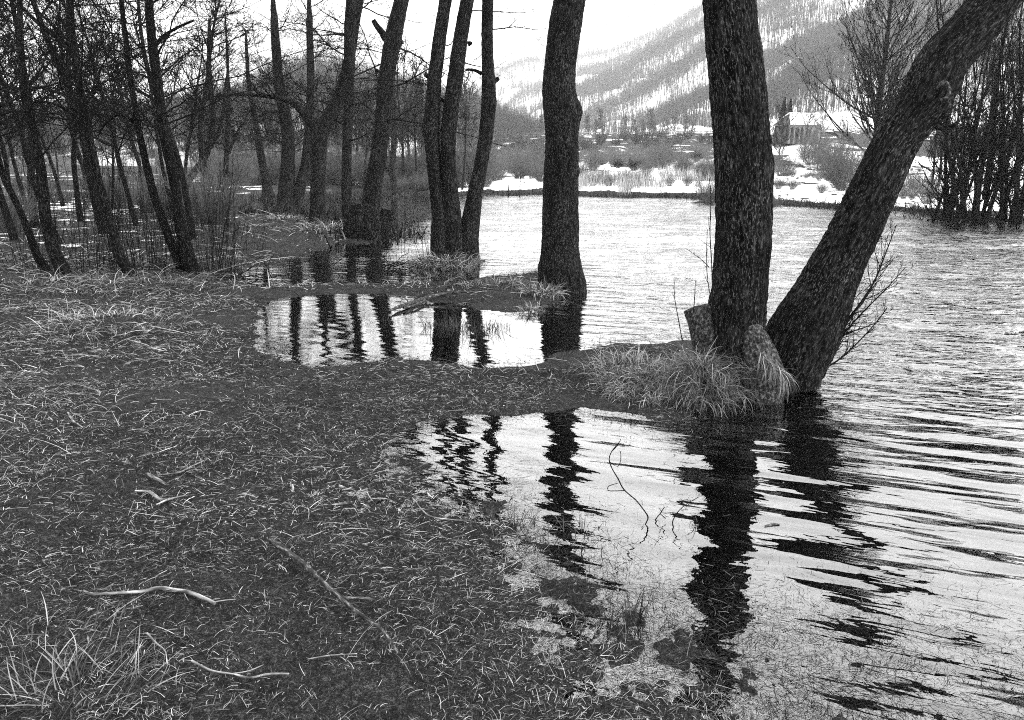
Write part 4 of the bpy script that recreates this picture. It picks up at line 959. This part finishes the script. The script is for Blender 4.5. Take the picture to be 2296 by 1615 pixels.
# reeds on far shore
N = 15000; xd = rng.uniform(1080, 1625, N); yq = rng.uniform(0, 1, N)
u = (xd-W_/2)/F; Yq = 62 + 55*yq**1.3; xx = u*Yq; s = landsd(xx, Yq); dn = fbm(xx*.12, Yq*.05, 0, 41, 3)
k = (s > .2) & (dn > .02 - .25*(xd > 1380)*(xd < 1560)); xx, Yq = xx[k], Yq[k]; n = len(xx)
m = MB(); blades(m, np.stack([xx, Yq, gz(xx, Yq)-.05], -1), rng.uniform(.5, 1.7, n), rng.uniform(.02, .05, n), rng.uniform(0, 6.28, n), rng.uniform(1.1, 1.57, n), rng.normal(0, .4, n), 4)
tag(m.build('reed_bed', M_REED), 'pale dry reeds along the far snowy shore', 'reeds', kind='stuff')
# dark sedge edge along far shore (waterline litter)
N = 14000; t_ = rng.uniform(0, 1, N); i0 = 66; i1 = len(shore)-1
idx = i0 + t_*(i1-i0-1); a = idx.astype(int); fr = (idx-a)[:, None]; q = SH[a]*(1-fr)+SH[a+1]*fr + rng.normal(0, 1, (N, 2))*[.7, .8]
m = MB(); gzz = np.maximum(gz(q[:, 0], q[:, 1]), -.05)
blades(m, np.stack([q[:, 0], q[:, 1], gzz], -1), rng.uniform(.15, .6, N), rng.uniform(.02, .04, N), rng.uniform(0, 6.28, N), rng.uniform(.5, 1.5, N), rng.normal(-.6, .4, N), 4, tint=rng.uniform(0, .6, N))
tag(m.build('shore_sedge', M_GRASS), 'dark dead sedge fringing the far waterline', 'sedge', kind='stuff')
# ------------------------------------------------------------------ sticks
def stick(name, label, pts, mat=M_STICK, lift=.020, twigs=0, cat='stick', vert=False, subs=(), k=10, rough=.0015):
    b = gpl(pts[0][0], pts[0][1]); P, Q = [], []
    for x, y, w in pts:
        if vert: p = vp(x, y, b[1])
        else:
            p = gpl(x, y); p = gp(x, y, max(p[2], 0)+lift)
        P.append(p); Q.append(px(p, w)/2)
    m = MB(); tP, tQ = trunk(m, P, Q, k, .012 if b[1] < 6 else .04, rough, .12, 0, (), int(pts[0][0]) % 50)
    if twigs:
        a, q = spawn(tP[None], tQ[None], twigs, .2, .95, 45, .16, 4, .0, .15, .4, .6, .0016); tubes(m, a, q, 4)
    for s_ in subs:
        PP = []
        for x, y, w in s_:
            if vert: p = vp(x, y, b[1])
            else: p = gp(x, y, max(gpl(x, y)[2], 0)+lift)
            PP.append(p)
        trunk(m, PP, [px(PP[0], w)/2 for _, _, w in s_], k, .02, rough, .1, 0, (), 3)
    return tag(m.build(name, mat, origin=b), label, cat)
stick('fallen_stick', 'pale curved stick lying above the bottom left grass tuft', [(187,1324,3),(205,1332,5),(235,1331,6),(310,1327,6),(355,1319,8),(390,1323,8),(425,1329,8),(455,1341,8),(482,1353,7)], subs=[[(480,1350,3),(505,1346,3),(528,1344,2)]])
stick('fallen_stick', 'long dark mottled stick running diagonally across the foreground', [(606,1212,12),(628,1226,14),(650,1242,14),(690,1272,13),(720,1302,11),(765,1342,10),(800,1372,9),(850,1407,9),(872,1432,8),(892,1464,6)], M_STICKD, .045, subs=[[(762,1340,7),(800,1341,7),(834,1345,6)], [(715,1300,4),(708,1306,3)]])
stick('fallen_stick', 'short crooked pale stick on the left lawn', [(302,1101,5),(320,1101,6),(334,1102,7),(348,1112,8),(360,1120,7),(385,1119,6)], subs=[[(350,1132,3),(372,1122,5),(395,1116,4),(412,1112,3)]])
stick('fallen_stick', 'stubby pale stick just above the crooked one', [(332,1063,6),(352,1074,7),(371,1085,5)])
stick('fallen_stick', 'thin pale twig reaching right from the stubby stick', [(350,1066,3),(400,1060,3),(425,1048,3),(456,1034,2)])
stick('fallen_stick', 'thin pale twig bowed along the bottom of the lawn', [(430,1482,4),(475,1504,5),(525,1512,4),(560,1520,4),(600,1512,4),(648,1511,3)], subs=[[(520,1511,3),(560,1504,3),(592,1490,2)]])
stick('fallen_stick', 'short dark stick in the middle of the lawn', [(735,1134,4),(760,1130,6),(790,1129,5)], M_STICKD)
stick('fallen_stick', 'small upright pale peg of wood in the mid lawn', [(655,1102,5),(657,1095,5),(655,1087,4)], vert=True)
stick('fallen_stick', 'faint twig rising through the lower lawn towards the pool', [(690,1478,3),(740,1470,3),(800,1466,2)])
stick('fallen_stick', 'thin twig slanting near the bottom left tuft', [(330,1420,3),(350,1442,4),(370,1460,3),(375,1490,3)])
stick('fallen_stick', 'bent straw stick at the left edge of the lawn', [(152,925,4),(165,945,4),(185,958,3)])
stick('fallen_branch', 'dark fallen branch lying from the second pool onto the second spit', [(872,698,4),(895,688,8),(915,682,9),(937,674,8),(978,663,7),(1010,657,6),(1049,654,4)], M_STICKD, .04, 6, 'branch', subs=[[(905,690,6),(925,686,6),(950,676,5)]])
stick('fallen_branch', 'thin bare branch lying at the left of the first pool, pale in the grass', [(925,1117,3),(960,1155,3),(1010,1165,3),(1050,1167,2)], lift=.02, cat='branch')
stick('dead_branch', 'thin forked twig standing out of the near pool', [(1447,1176,3),(1453,1160,3.5),(1442,1142,3),(1426,1122,3),(1399,1098,3),(1386,1074,3),(1372,1050,2.5),(1366,1030,2.5),(1372,1012,2.2),(1390,990,2)], M_TWIG, vert=True, k=6, rough=0, cat='twig',
      subs=[[(1400,1100,2.2),(1380,1101,2),(1363,1100,2),(1365,1090,2),(1385,1084,1.6)], [(1366,1035,2),(1385,1047,2),(1392,1030,1.6),(1391,1012,1.5)], [(1372,1012,1.8),(1384,1000,1.6),(1392,985,1.4)]])
stick('dead_branch', 'arched thin twig beside the dark trunk reflection', [(1510,1182,3),(1508,1170,3),(1520,1148,2.5),(1540,1130,2.2),(1566,1115,1.8)], M_TWIG, vert=True, k=6, rough=0, cat='twig')
stick('dead_branch', 'small kinked twig between the forked twig and the arched twig', [(1472,1170,3),(1470,1165,2.5),(1480,1152,2.3),(1490,1137,2)], M_TWIG, vert=True, k=6, rough=0, cat='twig', subs=[[(1480,1152,2),(1492,1163,1.8)], [(1484,1148,1.8),(1478,1140,1.5)]])
stick('floating_stick', 'flat stick floating to the right of the trunk reflection', [(1715,1180,3),(1735,1176,6),(1748,1177,3)], M_STICKD, .003)
stick('dead_sapling', 'short dead post standing in the water before the far shore', [(1140,441,4),(1140,430,3),(1141,415,2)], M_BARKL, vert=True, cat='dead sapling')
stick('dead_sapling', 'thin dead stem standing in the water before the far shore', [(1165,442,4),(1166,420,1.6),(1167,385,1.2)], M_BARKL, vert=True, twigs=8, cat='dead sapling')
stick('fallen_branch', 'tangled dead branch in the water between stump tree and triple trunk', [(925,437,2),(938,428,5),(955,425,5),(962,420,3)], M_BARKL, vert=True, twigs=14, cat='branch')
bb = gpl(1588, 457); o = cp(bu1, (bb[0], bb[1], 0.1), .55, 'bare bush on a tiny dark islet left of the upright trunk')
if 'group' in o: del o['group']
# brush pile at water edge left
for lb, p_, n in (('tangle of drowned twigs between the triple trunk and the channel', (905, 604), 26), ('drowned twigs at the left end of the third pool', (560, 628), 30)):
    c = gpl(*p_); c[2] = 0.02; m = MB(); B = c + rng.normal(0, 1, (n, 3))*[.45, .2, .01]; a = rng.uniform(0, 6.28, n); d = np.stack([np.cos(a), np.sin(a), rng.uniform(.0, .5, n)], -1)
    P = np.empty((n, 5, 3)); P[:, 0] = B
    for i in range(1, 5): d = nrm(d+rng.normal(0, .2, (n, 3))); P[:, i] = P[:, i-1]+d*.12
    tubes(m, P, np.full((n, 5), .006), 4); tag(m.build('twig_tangle', M_TWIG, origin=c), lb, 'twigs', kind='stuff')
canes('cane_shrub', 'fine upright shoots in the water right of the stump', (892, 580), 10, .9, .3, .004)
canes('cane_shrub', 'fine shoots at the left foot of the triple trunk', (960, 585), 12, .9, .25, .005)
# ------------------------------------------------------------------ haze
m = MB(); box(m, (0, 3450, 720), (10000, 7200, 1446)); hz = m.build('haze', bpy.data.materials.new('haze_air'), smooth=False); tag(hz, kind='stuff')
hm = hz.data.materials[0]; hm.use_nodes = True; hm.node_tree.nodes.clear()
o_ = hm.node_tree.nodes.new('ShaderNodeOutputMaterial'); v_ = hm.node_tree.nodes.new('ShaderNodeVolumePrincipled')
v_.inputs['Color'].default_value = (.95, .95, .95, 1); v_.inputs['Density'].default_value = .0002
hm.node_tree.links.new(v_.outputs[0], o_.inputs['Volume'])
# ------------------------------------------------------------------ light
w = bpy.data.worlds.new('World'); SC.world = w; w.use_nodes = True; nt = w.node_tree; bg = nt.nodes['Background']
sky = nt.nodes.new('ShaderNodeTexSky'); sky.sky_type = 'NISHITA'; sky.sun_disc = False; sky.sun_elevation = R(38); sky.sun_rotation = R(150); sky.dust_density = 4; sky.air_density = 1
bw = nt.nodes.new('ShaderNodeRGBToBW'); nt.links.new(sky.outputs[0], bw.inputs[0])
mt = nt.nodes.new('ShaderNodeMath'); mt.operation = 'MULTIPLY_ADD'; mt.inputs[1].default_value = .35; mt.inputs[2].default_value = 7.0
nt.links.new(bw.outputs[0], mt.inputs[0]); nt.links.new(mt.outputs[0], bg.inputs['Color']); bg.inputs['Strength'].default_value = .1
sl = bpy.data.lights.new('sun', 'SUN'); sl.energy = 1.0; sl.angle = R(14); so = bpy.data.objects.new('sun', sl); COL.objects.link(so)
# sun high, ahead and to the right
sa, se = R(105), R(40)
dv = Vector((math.sin(sa)*math.cos(se), math.cos(sa)*math.cos(se), math.sin(se)))
sky.sun_rotation = sa
so.rotation_euler = dv.to_track_quat('Z', 'Y').to_euler()
SC.view_settings.view_transform = 'Standard'; SC.view_settings.look = 'None'; SC.view_settings.gamma = 1; SC.view_settings.exposure = 1.95
SC.cycles.use_denoising = False; SC.cycles.filter_width = 1.05
SC.cycles.max_bounces = 6; SC.cycles.diffuse_bounces = 2; SC.cycles.glossy_bounces = 3; SC.cycles.volume_bounces = 1; SC.cycles.transparent_max_bounces = 16
